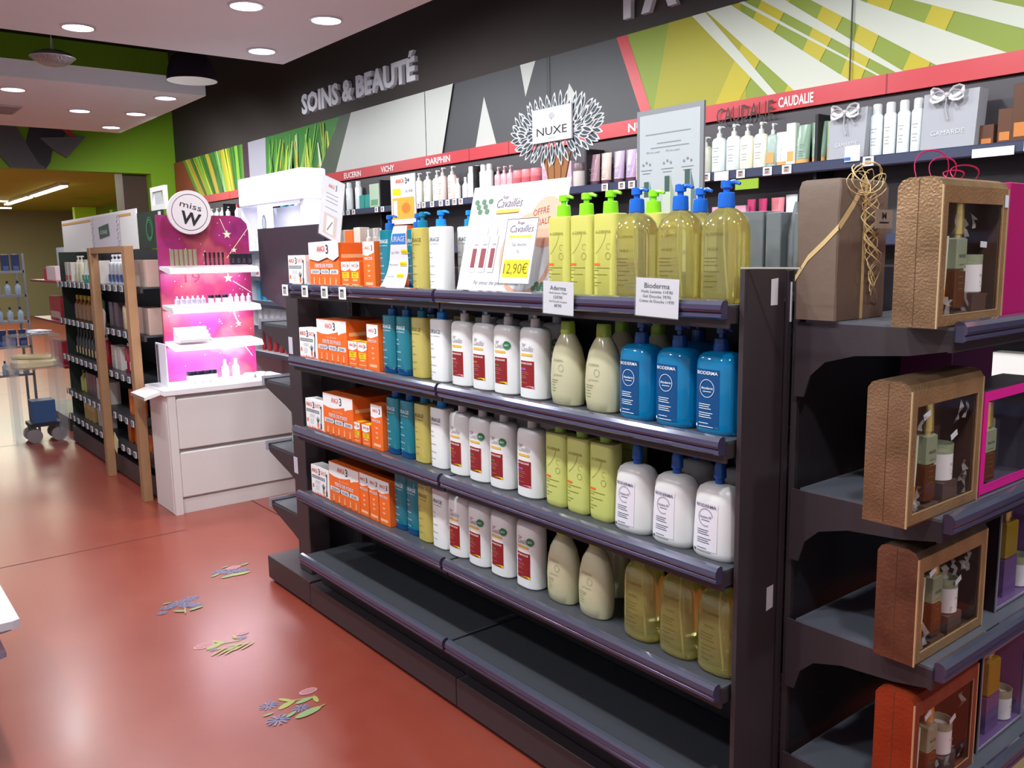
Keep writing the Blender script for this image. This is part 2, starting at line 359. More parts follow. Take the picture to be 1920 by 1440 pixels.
gond = thing('shelving_gondola', 'long black steel shelving gondola with five shelves of bottles', 'shelf unit', (-2.3, 1.85, 0))
def rel(o, r):
    o.parent = r; o.location = (-r.location[0], -r.location[1], -r.location[2]); return o
def part(mb, name, root, smooth=0, label=None):
    o = mb.build(name, smooth=smooth, label=label); return rel(o, root)
for x0, x1 in ((-3.40, -2.291), (-2.279, -1.168)):
    for k in (1, 2, 3, 4, 5):
        z = ZS[k]; sh = part(MB().box(x0, x1, 1.532, 1.83, z-.006, z, DARK).box(x0, x1, 1.525, 1.532, z-.05, z-.0005, BLACK).box(x0, x0+.004, 1.532, 1.83, z-.04, z-.006, BLACK).box(x1-.004, x1, 1.532, 1.83, z-.04, z-.006, BLACK), 'shelf', gond)
        r = rail_mb(x1-x0-.004).build('price_rail', sh, (x0+.002, 1.525, z-.001), smooth=40)
part(MB().box(-3.422, -1.165, 1.835, 1.87, .1, 1.50, DEEP), 'back_panel', gond)
def upright(x):
    mb = MB().box(x-.02, x+.02, 1.80, 1.834, .1, 1.50, BLACK)
    for i in range(45): mb.box(x-.008, x-.003, 1.7985, 1.7995, .16+i*.03, .18+i*.03, DEEP).box(x+.003, x+.008, 1.7985, 1.7995, .16+i*.03, .18+i*.03, DEEP)
    return mb
for x in (-3.402, -1.19): part(upright(x), 'upright', gond)
part(MB().box(-1.160, -1.148, 1.552, 1.70, .0, 1.507, BLACK), 'end_panel', gond)
part(MB().box(-1.15, -1.142, 1.705, 1.72, .0, 1.50, BLACK), 'panel_edge', gond)
part(MB().box(-3.425, -2.30, 1.555, 2.15, .015, .118, BLACK, b=.002).box(-3.425, -2.30, 1.575, 2.1, 0, .015, DEEP), 'plinth', gond)
part(MB().box(-2.296, -1.145, 1.555, 2.15, .015, .118, BLACK, b=.002).box(-2.296, -1.145, 1.575, 2.1, 0, .015, DEEP), 'plinth', gond)
part(MB().box(-3.40, -1.17, 1.60, 1.83, .12, .22, DEEP), 'base_riser', gond)
# other side of the gondola (its top shelf carries the display stands)
part(MB().box(-3.40, -1.168, 1.872, 2.17, 1.40, 1.43, DARK), 'back_shelf', gond)
part(MB().box(-3.422, -1.165, 1.872, 1.90, .12, 1.40, DEEP), 'back_cladding', gond)
TAGW = M('tag_white', '#f4f4f4', .35); TAGG = M('tag_screen', '#9c9c98', .4)
def price_tag(w=.042, h=.03, ink=True, kind=0):
    mb = MB().box(-w/2, w/2, -.004, 0, -h, 0, TAGW, b=.0012); L = Lab(mb, front(0, -.004), .0004)
    L.rect(-w*.3, -h*.85, w*.3, -h*.15, TAGG); L.rect(-w*.22, -h*.35, w*.22, -h*.22, INK, 2); L.rect(-w*.2, -h*.75, w*.1, -h*.5, GREYINK if kind == 0 else M('tag_red', '#b06060', .5), 2)
    return mb
# white scrap labels on the end panel
for z, y, l in ((1.455, 1.66, 'small white rectangular sticker near the top of the black end panel'), (.735, 1.675, 'torn white sticker halfway down the black end panel')):
    L = MB(); L.poly([(-1.1475, y-.013, z-.03), (-1.1475, y+.013, z-.03 if z > 1 else z-.026), (-1.1475, y+.013, z+.03), (-1.1475, y-.013, z+.028)], PAPER); tag(L.build('sticker', smooth=0), l, 'sticker')
tag(MB().box(-1.1415, -1.139, 1.712, 1.716, 1.385, 1.475, PAPER).build('paper_strip', smooth=0), 'thin white paper strip stuck upright beside the black end panel', 'sticker')
tag(MB().box(-3.585, -3.55, 1.598, 1.5995, .17, .185, PAPER).build('foot_label', smooth=0), 'tiny white label at the foot of the left gondola post', 'sticker')

# ---------------- left end-cap brackets and plinth ----------------
lec = thing('end_shelf_unit', 'small black end shelf unit with slanted brackets at the gondola left end', 'shelf unit', (-3.75, 1.9, 0))
part(MB().box(-3.885, -3.43, 1.555, 2.15, .015, .125, BLACK, b=.002).box(-3.87, -3.43, 1.575, 2.1, 0, .015, DEEP), 'plinth', lec)
part(MB().box(-3.62, -3.50, 1.60, 1.70, .126, 1.395, BLACK, b=.003), 'end_post', lec)
part(MB().box(-3.60, -3.56, 1.70, 2.15, .126, 1.40, DEEP), 'back_panel', lec)
CLEAR = film('clear_acrylic', '#ffffff', .22, .08)
for z in (.375, .66, .975, 1.245):
    s = part(MB().box(-3.93, -3.622, 1.616, 2.1, z-.01, z, DARK).box(-3.935, -3.92, 1.612, 2.1, z-.03, z+.004, BLACK), 'shelf', lec)
    MB().prism([(-3.92, 1.61, z-.01), (-3.62, 1.61, z-.01), (-3.62, 1.61, z-.13), (-3.70, 1.61, z-.10), (-3.92, 1.61, z-.035)], (0, .006, 0), BLACK).build('bracket', s, smooth=0)
    MB().box(-3.94, -3.936, 1.60, 2.1, z-.03, z+.015, M('clear_lip', '#c8ccd8', .2, trans=.5)).build('clear_lip', s, smooth=0)

# ---------------- products of the long gondola ----------------
def pump(root, z, mat, r=.014, hgt=.055, noz=.03, ang=0, name='pump', stem=None, collar=.42):
    mb = MB(); h = hgt
    mb.lathe([(r*1.05, z), (r*1.08, z+.002), (r, z+h*collar), (r*.86, z+h*collar+.002)], mat, 20)
    mb.lathe([(r*.42, z+h*collar), (r*.42, z+h*.75)], stem or mat, 12)
    mb.lathe([(r*.62, z+h*.70), (r*.75, z+h*.72), (r*.72, z+h*.97), (r*.55, z+h)], mat, 16)
    c, s_ = cos(ang), sin(ang)
    mb.tube([(0, 0, z+h*.9), (c*noz*.6, s_*noz*.6, z+h*.92), (c*noz, s_*noz, z+h*.84)], [r*.33, r*.28, r*.2], mat, 8)
    return mb.build(name, root)
def bottle(name, cat, prof, w, d, n, mat, seg=32):
    t = thing(name, 'shop bottle standing on a shelf', cat); MB().loft(prof, w, d, n, mat, seg).build('body', t); return t, skin(w, d, n, prof)
SQ = lambda h, t=.96: [(0, .93, .9), (.004, 1, 1), (h-.006, 1, 1), (h-.002, .985, .97), (h, t*.94, t*.9)]
NAVY = M('navy_print', '#24436a', .4); RDK = M('label_oxblood', '#8c1f22', .45); YEL = M('label_yellow', '#e6b84a', .4); BYEL = M('sticker_yellow', '#f2d21c', .4); PK = M('label_pink', '#e88a98', .4); GSTK = M('sticker_green', '#2f7d4c', .4)
BLUECAP = M('blue_translucent_cap', '#1670d0', .25, trans=.25, coat=.3); TEALL = M('teal_gel', '#1d93a8', .12, trans=.45, coat=.3); TEALD = M('teal_gel_base', '#0e4f86', .12, trans=.3)
OILY = M('yellow_oil', '#dccb6c', .10, trans=.35, coat=.4); OILC = M('pale_yellow_liquid', '#e6dc88', .04, trans=.8, ior=1.36, coat=.5); BLUEL = M('clear_blue_liquid', '#0f9fe0', .05, trans=.5, ior=1.35, coat=.5)
MILKY = M('milky_green_gel', '#cfcba6', .22, trans=.12, coat=.5); LIME = M('lime_cap', '#8ee622', .28, coat=.3, emit=0); LIMED = M('soft_green_cap', '#9fc248', .3); ADER = M('yellow_green_shell', '#d2cf6a', .28, trans=.12, coat=.3); ADER2 = M('dull_green_shell', '#c6cc72', .3, coat=.2)
def uriage(kind):
    body, ink, cap = {'teal': (TEALL, M('white_print', '#e8f0f4', .5), BLUECAP), 'yellow': (OILY, M('olive_print', '#6a5a20', .5), M('teal_cap', '#0f86b0', .3, trans=.2)), 'white': (WHITE, NAVY, M('sky_cap', '#1490e8', .25, coat=.3))}[kind]
    h = .208; t, fn = bottle('pump_bottle', 'pump bottle', SQ(h), .088 if kind == 'white' else .082, .06, 3.4, body)
    lb = MB(); L = Lab(lb, fn, .0005)
    L.text('URIAGE', 0, h-.047, .013, ink, w=.058); L.text('EAU THERMALE', 0, h-.057, .0035, ink, w=.05)
    for z, t_, wd in ((h-.085, 'Gel douche', .022), (h-.10, 'nettoyant', .026), (h-.128, 'Peaux sensibles', .034), (h-.155, 'Cleansing Cream', .036), (.030, 'sans savon', .03), (.018, '1 L', .012)): L.text(t_, -.033, z, .005, ink, w=wd, al='L')
    if kind == 'teal': MB().loft([(.0005, .90, .88), (.002, 1.004, 1.004), (.022, 1.004, 1.004)], .082, .06, 3.4, TEALD, 32).build('base_band', t)
    lb.build('print', t, smooth=0); pump(t, h, cap, .016, .052, .034, ang=.3); return t
def cavailles(accent, sticker, foot):
    prof = [(0, .90, .88), (.005, 1, 1), (.17, 1, 1), (.190, .985, .97), (.200, .93, .9), (.206, .80, .74), (.208, .5, .5)]
    t, fn = bottle('pump_bottle', 'pump bottle', prof, .104, .07, 2.5, WHITE); lb = MB(); L = Lab(lb, fn, .0005)
    for i in range(8):
        a = -.029+i*.0073; L.rect(a, .033, a+.0073, .112, RDK, 1)
    L.text('Cavaillès', 0, .140, .016, M('plum_script', '#5a3a5a', .4), 3, w=.050, shear=.35, bold=-.01); L.text('Rogé', -.012, .157, .006, M('plum_script', '#5a3a5a', .4), 3, shear=.3)
    L.rect(-.026, .126, -.0, .133, YEL, 2); L.rect(0, .126, .024, .133, YEL, 2)
    LW = M('label_text', '#e6cfc6', .5)
    L.text('LAIT BAIN DOUCHE', -.001, .102, .0055, M('label_text_bright', '#f4e8e4', .5), 3, w=.048, bold=.02); L.text(accent[0], -.027, .085, .0055, M('acc_'+accent[0], accent[1], .5), 3, w=.024, al='L', bold=.03)
    for z, wd in ((.078, .032), (.073, .036), (.066, .026), (.061, .028), (.047, .03)): L.rect(-.027, z, -.027+wd, z+.0018, M('label_fine_print', '#b06a64', .5), 3)
    L.poly([(-.029, .033), (.0294, .033), (.0294, .040), (.010, .0405), (-.008, .037)], PK if foot == 'pink' else BYEL, 3)
    if foot != 'pink': L.text('peaux sensibles', .006, .0345, .0035, RDK, 4, w=.034)
    if sticker: L.disc(.030, .150, .0125, .0125, GSTK, 4); L.text('BIO', .030, .147, .006, PAPER, 5, bold=.02)
    lb.build('label', t, smooth=0); pump(t, .207, M('soft_grey_pump', '#dcd9d8', .35), .0135, .048, .022, ang=-.6, collar=.5); return t
def milky():
    prof = [(0, .80, .8), (.004, .88, .9), (.03, .97, 1), (.08, 1, 1), (.125, .93, .95), (.160, .76, .82), (.185, .50, .62), (.196, .36, .5), (.200, .30, .44)]
    t, fn = bottle('shower_gel_bottle', 'bottle', prof, .118, .072, 2.3, MILKY); lb = MB(); L = Lab(lb, fn, .0006); I = M('faint_olive_print', '#9a9678', .5)
    L.text('A-DERMA', -.006, .122, .007, I, w=.042); L.text('gel douche', -.004, .083, .006, I, w=.036); L.ring(.008, .105, .010, .0012, I, 2)
    for i, z in enumerate((.070, .064, .056, .048, .040)): L.rect(-.034, z, -.034+(.03, .026, .018, .022, .02)[i], z+.0018, (I if i < 3 else M('leaf_print', '#7fae4a', .5)), 2)
    lb.build('print', t, smooth=0); MB().loft([(.197, 1, 1), (.199, 1.06, 1.06), (.226, 1, 1), (.232, .9, .85)], .036, .034, 3, LIMED, 20).build('cap', t); return t
def aderma(bright=True):
    h = .215; b = ADER if bright else ADER2; t, fn = bottle('pump_bottle' if bright else 'lotion_bottle', 'pump bottle' if bright else 'bottle', SQ(h) if bright else [(0, .85, .85), (.006, .97, .97), (.02, 1, 1)]+SQ(h)[2:], .086, .056, 4, b)
    lb = MB(); L = Lab(lb, fn, .0005); I = M('olive_ink', '#8b8a3a', .5); O = M('orange_ink', '#e86a2a', .5)
    L.text('A-DERMA', 0, .165, .008, I, w=.055); L.ring(-.075, .19, .09, .0012, M('olive_arc', '#8d8f42', .5), 2, 14, -1.0, -.25); L.ring(.018, .108, .009, .0012, I, 2); L.ring(.020, .132, .008, .001, I, 2, 8, .5, 5)
    L.rect(-.037, .084, -.012, .090, O, 2); 
    for z, wd in ((.077, .06), (.071, .02), (.060, .052), (.052, .014), (.040, .03), (.032, .018)): L.rect(-.037, z, -.037+wd, z+.0018, I, 2)
    lb.build('print', t, smooth=0)
    if bright: pump(t, h, LIME, .0185, .058, .034, ang=.1, collar=.5, stem=LIME)
    else: MB().loft([(h, 1, 1), (h+.03, .98, .98), (h+.034, .85, .85)], .033, .033, 2, LIMED, 20).build('cap', t)
    return t
def domebottle(kind):
    if kind == 'oil': h, w, d, n, mat = .212, .112, .082, 2.6, OILC; prof = [(0, .86, .84), (.006, .97, .97), (.014, 1, 1), (.150, 1, 1), (.170, .97, .96), (.188, .86, .84), (.200, .66, .64), (.208, .42, .5), (.212, .30, .4)]
    elif kind == 'blue': h, w, d, n, mat = .190, .112, .078, 3, BLUEL; prof = [(0, .9, .9), (.006, .98, .98), (.014, 1, 1), (.150, 1, 1), (.166, .98, .97), (.178, .90, .88), (.186, .70, .7), (.190, .34, .45)]
    else: h, w, d, n, mat = .176, .124, .084, 2.8, WHITE; prof = [(0, .88, .86), (.008, .98, .98), (.02, 1, 1), (.08, .96, .97), (.135, .91, .92), (.152, .88, .88), (.165, .78, .76), (.173, .58, .56), (.176, .28, .38)]
    t, fn = bottle({'oil': 'pump_bottle', 'blue': 'pump_bottle', 'white': 'lotion_bottle'}[kind], 'pump bottle', prof, w, d, n, mat); lb = MB(); L = Lab(lb, fn, .0007)
    if kind == 'oil':
        I = M('olive_print', '#6a5a20', .5); L.text('A-DERMA', 0, .150, .007, I, w=.05); L.text('HUILE', -.004, .118, .006, I, w=.03)
        for z, wd in ((.100, .04), (.092, .034), (.084, .04), (.070, .045), (.060, .03), (.048, .04), (.036, .028)): L.rect(-.03, z, -.03+wd, z+.0016, I, 1)
        MB().tube([(0, 0, .21), (.006, -.006, .12), (.02, -.012, .012)], .0022, M('dip_tube', '#e8eacc', .3, trans=.4), 8).build('dip_tube', t)
        pump(t, h, M('blue_pump', '#1a6fe0', .2, trans=.15, coat=.4), .018, .060, .034, ang=.1, collar=.52)
    else:
        I = M('white_print', '#e8f0f4', .5) if kind == 'blue' else M('slate_print', '#5a6076', .5)
        if kind == 'blue':
            for i in range(8): a = -.045+i*.0088; L.rect(a, .014, a+.0088, .150, M('deep_blue_label', '#0f4a80', .25), 1)
        else:
            for i in range(8): a = -.045+i*.0088; L.rect(a, .02, a+.0088, .135, M('lotion_label', '#e4e0e8', .45), 1, nv=8)
        c = -.008; L.text('BIODERMA', c, .124 if kind == 'white' else .138, .0075, I, 3, w=.060, bold=.01)
        zc = .100 if kind == 'white' else .106
        L.ring(c, zc, .021, .0012, I, 3, 28, 0 if kind == 'blue' else .2, 2*pi if kind == 'blue' else 5.2); L.text('Atoderm' if kind == 'blue' else 'Atoderm PP', c, zc-.002, .006, I, 3, w=.034, bold=.01); L.rect(c-.012, zc-.008, c+.012, zc-.0065, I, 2)
        for z, wd in ((.068, .04), (.063, .036), (.058, .042), (.048, .048), (.043, .04), (.038, .044), (.024, .034), (.016, .05)): L.rect(c-.024, z, c-.024+wd*.85, z+.0016, I, 2)
        L.disc(-.04, .018, .003, .004, I, 2, 8)
        if kind == 'blue': pump(t, h, M('dark_blue_pump', '#1c4f98', .25, trans=.2), .017, .056, .030, ang=.1, collar=.5)
        else:
            MB().loft([(h, 1, 1), (h+.012, 1, 1), (h+.014, 1.35, 1.35), (h+.040, 1.28, 1.28), (h+.052, .9, .9), (h+.055, .5, .5)], .022, .022, 2, M('royal_blue_cap', '#1f5ab4', .25, trans=.15), 20).build('cap', t)
    lb.build('label', t, smooth=0); return t
ORA = M('carton_orange', '#ee6b26', .42); ORD_ = M('carton_orange_side', '#e2601f', .42); BRD = M('logo_red', '#d8553a', .45); INKG = M('box_charcoal', '#3c3c44', .5)
def carton(name, w, h, d, cat='box'):
    t = thing(name, 'printed shop carton standing on a shelf', cat); return t
def shot_box():
    w, h, d = .165, .125, .055; t = carton('carton', w, h, d); W = M('carton_white', '#f0eeee', .45)
    mb = MB().box(-w/2, w/2, -d/2, d/2, 0, h, W, b=.0008); mb.build('box', t, smooth=0); lb = MB(); L = Lab(lb, front(0, -d/2))
    L.text('ANACA', -.048, .095, .017, BRD, w=.056, bold=.02); L.text('3', -.006, .090, .026, INKG, w=.018, bold=.02); L.text('SHOT', .034, .095, .017, BRD, w=.050, bold=.0)
    L.rect(-.076, .070, .044, .083, M('banner_grey', '#6e6e72', .5)); L.text('BRULEUR DE GRAISSES', -.016, .073, .007, PAPER, 2, w=.11, bold=.02)
    for z, wd in ((.060, .05), (.055, .044), (.05, .048)): L.rect(-.045, z, -.045+wd, z+.0015, GREYINK)
    L.rect(-.074, .027, -.058, .043, M('seal_coral', '#e87a5a', .5)); 
    for i in range(4): L.rect(-.045, .040-i*.006, -.008, .0415-i*.006, GREYINK)
    L.disc(.030, .024, .010, .012, M('seal_coral', '#e87a5a', .5)); 
    for k in range(5): L.line((.030, .032), (.014+k*.008, .060-abs(k-2)*.005), .003, INKG, 2)
    L.line((.056, .018), (.066, .105), .006, INKG, 2); L.rect(.052, .010, .064, .032, INKG, 3); L.disc(.063, .10, .006, .007, INKG, 3)
    rd = random.Random(5); pts = [(-w/2+.001, .0008)]; n = 22
    for i in range(n+1): pts.append((-w/2+.001+(w-.002)*i/n, .004+(.010 if i % 2 else .002)*rd.uniform(.6, 1.3)))
    for i in range(n): a = -w/2+.001+(w-.002)*i/n; L.poly([(a, .001), (a+(w-.002)/n, .001), (a+(w-.002)/n*.5, .006+rd.random()*.010)], M('teeth_red', '#e0523a', .5), 2)
    Ls = Lab(lb, sideX(w/2)); Ls.rect(-d/2+.004, .02, d/2-.004, .1, M('side_pale', '#e0d8d4', .5))
    lb.build('print', t, smooth=0); return t
def prog_box():
    w, h, d = .255, .170, .19; t = carton('carton', w, h, d); mb = MB().box(-w/2, w/2, -d/2, d/2, 0, h, ORA, b=.001); mb.build('box', t, smooth=0)
    lb = MB(); W = M('carton_white', '#f0eeee', .45); L = Lab(lb, front(0, -d/2))
    L.poly([(-w/2+.002, h-.002), (-w/2+.002, .118), (-.08, .112), (-.03, .112), (.02, .119), (.055, .126), (.060, .113), (.085, .121), (w/2-.002, .128), (w/2-.002, h-.002)], W)
    L.text('ANACA', -.022, .136, .020, BRD, 2, w=.062, bold=.02); L.text('3', .026, .130, .030, INKG, 2, w=.020, bold=.02)
    L.text('PROGRAMME', 0, .096, .008, M('box_peach', '#f8b88c', .5), w=.085); L.text('PERTE DE POIDS', 0, .076, .014, PAPER, w=.155, bold=.025)
    L.poly([(-.118, .050), (.114, .050), (.120, .059), (.114, .068), (-.118, .068)], PAPER); L.text("JUSQU'À", -.075, .054, .010, INKG, 3, w=.062); L.text('2', -.032, .051, .018, INKG, 3, bold=.03); L.text('KG EN', .008, .054, .010, INKG, 3, w=.045); L.text('7', .045, .051, .018, INKG, 3, bold=.03); L.text('JOURS', .083, .054, .010, INKG, 3, w=.045)
    for i in range(5):
        x = -.092+i*.047; L.disc(x, .034, .0035, .0035, M('box_peach', '#f8b88c', .5)); L.poly([(x-.006, .010), (x+.007, .010), (x+.003, .020), (x+.006, .030), (x-.002, .032), (x-.004, .02)], M('box_peach', '#f8b88c', .5)); L.rect(x-.012, .004, x+.012, .007, M('box_dark_orange', '#b8430e', .5))
    Ls = Lab(lb, sideX(w/2)); Ls.rect(-d/2+.01, .112, d/2-.01, .126, M('box_peach', '#f8b88c', .5)); Ls.text('programme', 0, .094, .010, M('box_peach', '#f8b88c', .5), w=.08)
    lb.build('print', t, smooth=0); return t
def mini_box():
    w, h, d = .071, .098, .05; t = carton('carton', w, h, d); MB().box(-w/2, w/2, -d/2, d/2, 0, h, ORA, b=.0007).build('box', t, smooth=0); lb = MB(); W = M('carton_white', '#f0eeee', .45); L = Lab(lb, front(0, -d/2))
    L.poly([(-w/2+.001, h-.001), (-w/2+.001, .066), (0, .062), (w/2-.001, .072), (w/2-.001, h-.001)], W); L.text('ANACA', -.008, .078, .011, BRD, 2, w=.034, bold=.02); L.text('3+', .020, .074, .017, INKG, 2, w=.018, bold=.02)
    L.rect(-.026, .036, .026, .058, BYEL); L.text('PERTE', 0, .049, .006, RDK, 2, w=.03); L.text('10 EN 1', 0, .040, .006, RDK, 2, w=.032); L.rect(-.018, .026, .018, .032, M('box_peach', '#f8b88c', .5)); L.rect(-.025, .010, .025, .014, M('box_peach', '#f8b88c', .5))
    Lt = Lab(lb, lambda u, v, o: (u, v, h+o)); Lt.rect(-.03, -.018, .02, .018, BYEL)
    lb.build('print', t, smooth=0); return t
def slim_box():
    w, h, d = .084, .170, .05; t = carton('carton', w, h, d); MB().box(-w/2, w/2, -d/2, d/2, 0, h, ORA, b=.0007).build('box', t, smooth=0); lb = MB(); W = M('carton_white', '#f0eeee', .45); L = Lab(lb, front(0, -d/2))
    L.poly([(-w/2+.001, h-.001), (-w/2+.001, .122), (-.01, .118), (w/2-.001, .130), (w/2-.001, h-.001)], W); L.text('ANACA', -.008, .141, .012, BRD, 2, w=.040, bold=.02); L.text('3', .024, .137, .019, INKG, 2, w=.013, bold=.02)
    P_ = M('box_peach', '#f8b88c', .5); L.text('MINCEUR', 0, .104, .010, PAPER, w=.06, bold=.02)
    for z in (.085, .066, .048): L.poly([(-.012, z), (.012, z), (0, z-.008)], P_)
    L.rect(-.026, .012, .026, .022, P_); lb.build('print', t, smooth=0); return t
ACC = {'pink': ('AMANDE', '#e8a0b0'), 'orange': ('ABRICOT', '#f08030'), 'green': ('VERVEINE', '#5a8a4a'), 'violet': ('ROSE', '#b878d8')}
P = dict(shot=shot_box(), prog=prog_box(), mini=mini_box(), slim=slim_box(), teal=uriage('teal'), yellow=uriage('yellow'), white=uriage('white'), milky=milky(), ad1=aderma(True), ad2=aderma(False), oil=domebottle('oil'), blue=domebottle('blue'), lotion=domebottle('white'))
for k, (a, s_, f_) in {'cP': ('pink', 0, 'pink'), 'cO': ('orange', 0, 'y'), 'cG': ('green', 1, 'y'), 'cV': ('violet', 0, 'pink'), 'cVg': ('violet', 1, 'y')}.items(): P[k] = cavailles(ACC[a], s_, f_)
SHN = {1: 'on the top shelf', 2: 'on the second shelf', 3: 'on the third shelf', 4: 'on the fourth shelf'}
NM = {'shot': 'white carton with red lettering and grey banner at the left end', 'prog': 'wide orange and white slimming carton', 'slim': 'narrow tall orange carton with white top',
      'teal': 'teal gel pump bottle', 'yellow': 'yellow oil pump bottle of the flat-topped kind', 'white': 'plain white pump bottle with small blue print', 'milky': 'milky tapered shower gel bottle with green cap',
      'ad1': 'yellow tub-shaped bottle with bright lime pump', 'ad2': 'flat-topped pale green bottle with green cap', 'oil': 'clear domed bottle of yellow oil with blue pump', 'blue': 'clear blue round-shouldered pump bottle', 'lotion': 'white wide-bottomed lotion bottle with blue cap', 'mini': 'small orange carton with yellow patch'}
GR = {'c': 'white pump bottles with dark red labels', 'teal': 'teal pump bottles', 'shot': 'white slimming cartons', 'prog': 'wide slimming cartons', 'mini': 'small slimming cartons', 'slim': 'narrow slimming cartons', 'yellow': 'flat-topped yellow oil bottles', 'white': 'plain white pump bottles', 'milky': 'milky shower gel bottles', 'ad1': 'lime pump bottles', 'ad2': 'pale green bottles', 'oil': 'clear oil bottles', 'blue': 'clear blue bottles', 'lotion': 'white lotion bottles'}
rows = {
 1: [('shot', -3.39, 1.585, ''), ('prog', -3.146, 1.655, ''), ('mini', -2.978, 1.59, 'left of two'), ('mini', -2.905, 1.59, 'right of two'), ('slim', -2.815, 1.60, ''), ('teal', -2.715, 1.61, 'beside the orange cartons'), ('teal', -2.585, 1.645, 'behind the leaning price leaflet'), ('yellow', -2.485, 1.60, ''), ('white', -2.375, 1.60, 'left'), ('white', -2.345, 1.692, 'right'),
     ('ad1', -1.79, 1.61, 'leftmost'), ('ad1', -1.70, 1.61, 'second from left'), ('ad1', -1.60, 1.60, 'third from left'), ('ad1', -1.545, 1.70, 'rearmost'), ('oil', -1.495, 1.585, 'left'), ('oil', -1.37, 1.60, 'middle'), ('oil', -1.245, 1.61, 'right')],
 2: [('shot', -3.325, 1.588, ''), ('prog', -3.112, 1.655, ''), ('mini', -2.946, 1.588, 'left of two'), ('mini', -2.871, 1.588, 'right of two'), ('slim', -2.790, 1.588, ''), ('teal', -2.700, 1.60, 'left'), ('teal', -2.605, 1.60, 'right'), ('yellow', -2.505, 1.60, ''), ('white', -2.385, 1.60, ''),
     ('cP', -2.255, 1.60, 'leftmost'), ('cO', -2.140, 1.60, 'second'), ('cG', -2.030, 1.60, 'third'), ('cV', -1.905, 1.60, 'rightmost'), ('milky', -1.765, 1.60, 'left'), ('milky', -1.625, 1.60, 'right'), ('blue', -1.490, 1.60, 'left'), ('blue', -1.367, 1.60, 'middle'), ('blue', -1.243, 1.60, 'right')],
 3: [('shot', -3.30, 1.588, ''), ('prog', -3.088, 1.655, ''), ('mini', -2.945, 1.588, 'left of two'), ('mini', -2.870, 1.588, 'right of two'), ('slim', -2.785, 1.588, ''), ('teal', -2.695, 1.60, 'left'), ('teal', -2.600, 1.60, 'right'), ('yellow', -2.505, 1.60, ''), ('white', -2.400, 1.60, ''),
     ('cO', -2.280, 1.60, 'leftmost'), ('cG', -2.170, 1.60, 'second'), ('cG', -2.060, 1.60, 'third'), ('cV', -1.925, 1.60, 'rightmost'), ('ad2', -1.800, 1.60, 'left'), ('ad2', -1.710, 1.60, 'middle'), ('ad2', -1.617, 1.60, 'right'), ('lotion', -1.502, 1.60, 'left'), ('lotion', -1.370, 1.60, 'middle'), ('lotion', -1.240, 1.60, 'right')],
 4: [('shot', -3.28, 1.588, ''), ('prog', -3.065, 1.655, ''), ('slim', -2.905, 1.588, 'left of three'), ('slim', -2.830, 1.588, 'middle of three'), ('slim', -2.755, 1.588, 'right of three'), ('teal', -2.675, 1.61, 'left'), ('teal', -2.590, 1.61, 'right'), ('yellow', -2.500, 1.60, ''), ('white', -2.405, 1.60, ''),
     ('cO', -2.300, 1.60, 'leftmost'), ('cG', -2.185, 1.60, 'second'), ('cG', -2.065, 1.60, 'third'), ('cVg', -1.935, 1.60, 'rightmost'), ('milky', -1.790, 1.60, 'left'), ('milky', -1.655, 1.60, 'right'), ('oil', -1.475, 1.60, 'left'), ('oil', -1.350, 1.60, 'middle'), ('oil', -1.228, 1.60, 'right')]}
for sh, L_ in rows.items():
    for k, x, y, pos in L_:
        if k[0] == 'c': lab = '%s white %spump bottle with dark red label %s' % (pos, 'green-stickered ' if 'G' in k or 'g' in k else '', SHN[sh])
        else:
            lab = (pos+' ' if pos and len(pos.split()) == 1 else '')+NM[k]+(' '+pos if len(pos.split()) > 1 else '')+' '+SHN[sh]
        place(P[k], (x, y, ZS[sh]+.0005), lab, GR['c' if k[0] == 'c' else k], sc=(.84, 1, .84) if (k == 'mini' and sh == 3) else None)
# second rank half hidden behind
back = {2: [('cP', -2.21), ('cO', -2.09), ('cG', -1.975), ('milky', -1.70), ('milky', -1.565), ('blue', -1.43), ('teal', -2.66), ('yellow', -2.46), ('white', -2.33)],
        3: [('cO', -2.23), ('cG', -2.11), ('cV', -1.99), ('ad2', -1.66), ('ad2', -1.745), ('lotion', -1.43), ('lotion', -1.29), ('teal', -2.65)],
        4: [('cO', -2.24), ('cG', -2.12), ('milky', -1.60), ('milky', -1.73), ('teal', -2.63), ('oil', -1.415)],
        1: [('oil', -1.43)]}
for sh, L_ in back.items():
    cnt = {}
    for k, x in sorted(L_, key=lambda q: q[1]):
        kk = 'c' if k[0] == 'c' else k; cnt[kk] = cnt.get(kk, 0)+1
        nm = 'white dark-red-labelled pump bottle' if kk == 'c' else {'milky': 'milky green-capped bottle', 'blue': 'clear blue pump bottle', 'teal': 'teal pump bottle', 'yellow': 'yellow oil pump bottle', 'white': 'plain white pump bottle', 'ad2': 'pale green bottle', 'lotion': 'white blue-capped lotion bottle', 'oil': 'clear yellow oil bottle'}[kk]
        place(P[k], (x, 1.745 if kk not in ('ad1',) else 1.75, ZS[sh]+.0005), '%s %s in the rear rank %s' % (ORD[cnt[kk]-1], nm, SHN[sh]), GR['c' if kk == 'c' else kk])
# electronic price tags on the top rail
_tg = price_tag(.050, .038).build('price_tag', smooth=0)
for i, x in enumerate((-3.375, -3.19, -3.02, -2.875)):
    o = _tg if i == 0 else _tg.copy()
    if i: C.objects.link(o)
    o.location = (x, 1.496, 1.437); o.scale = (1.05, 1, 1.2); tag(o, '%s electronic price tag from the left on the top gondola rail' % ORD[i], 'price tag', 'price tags on the gondola rail')

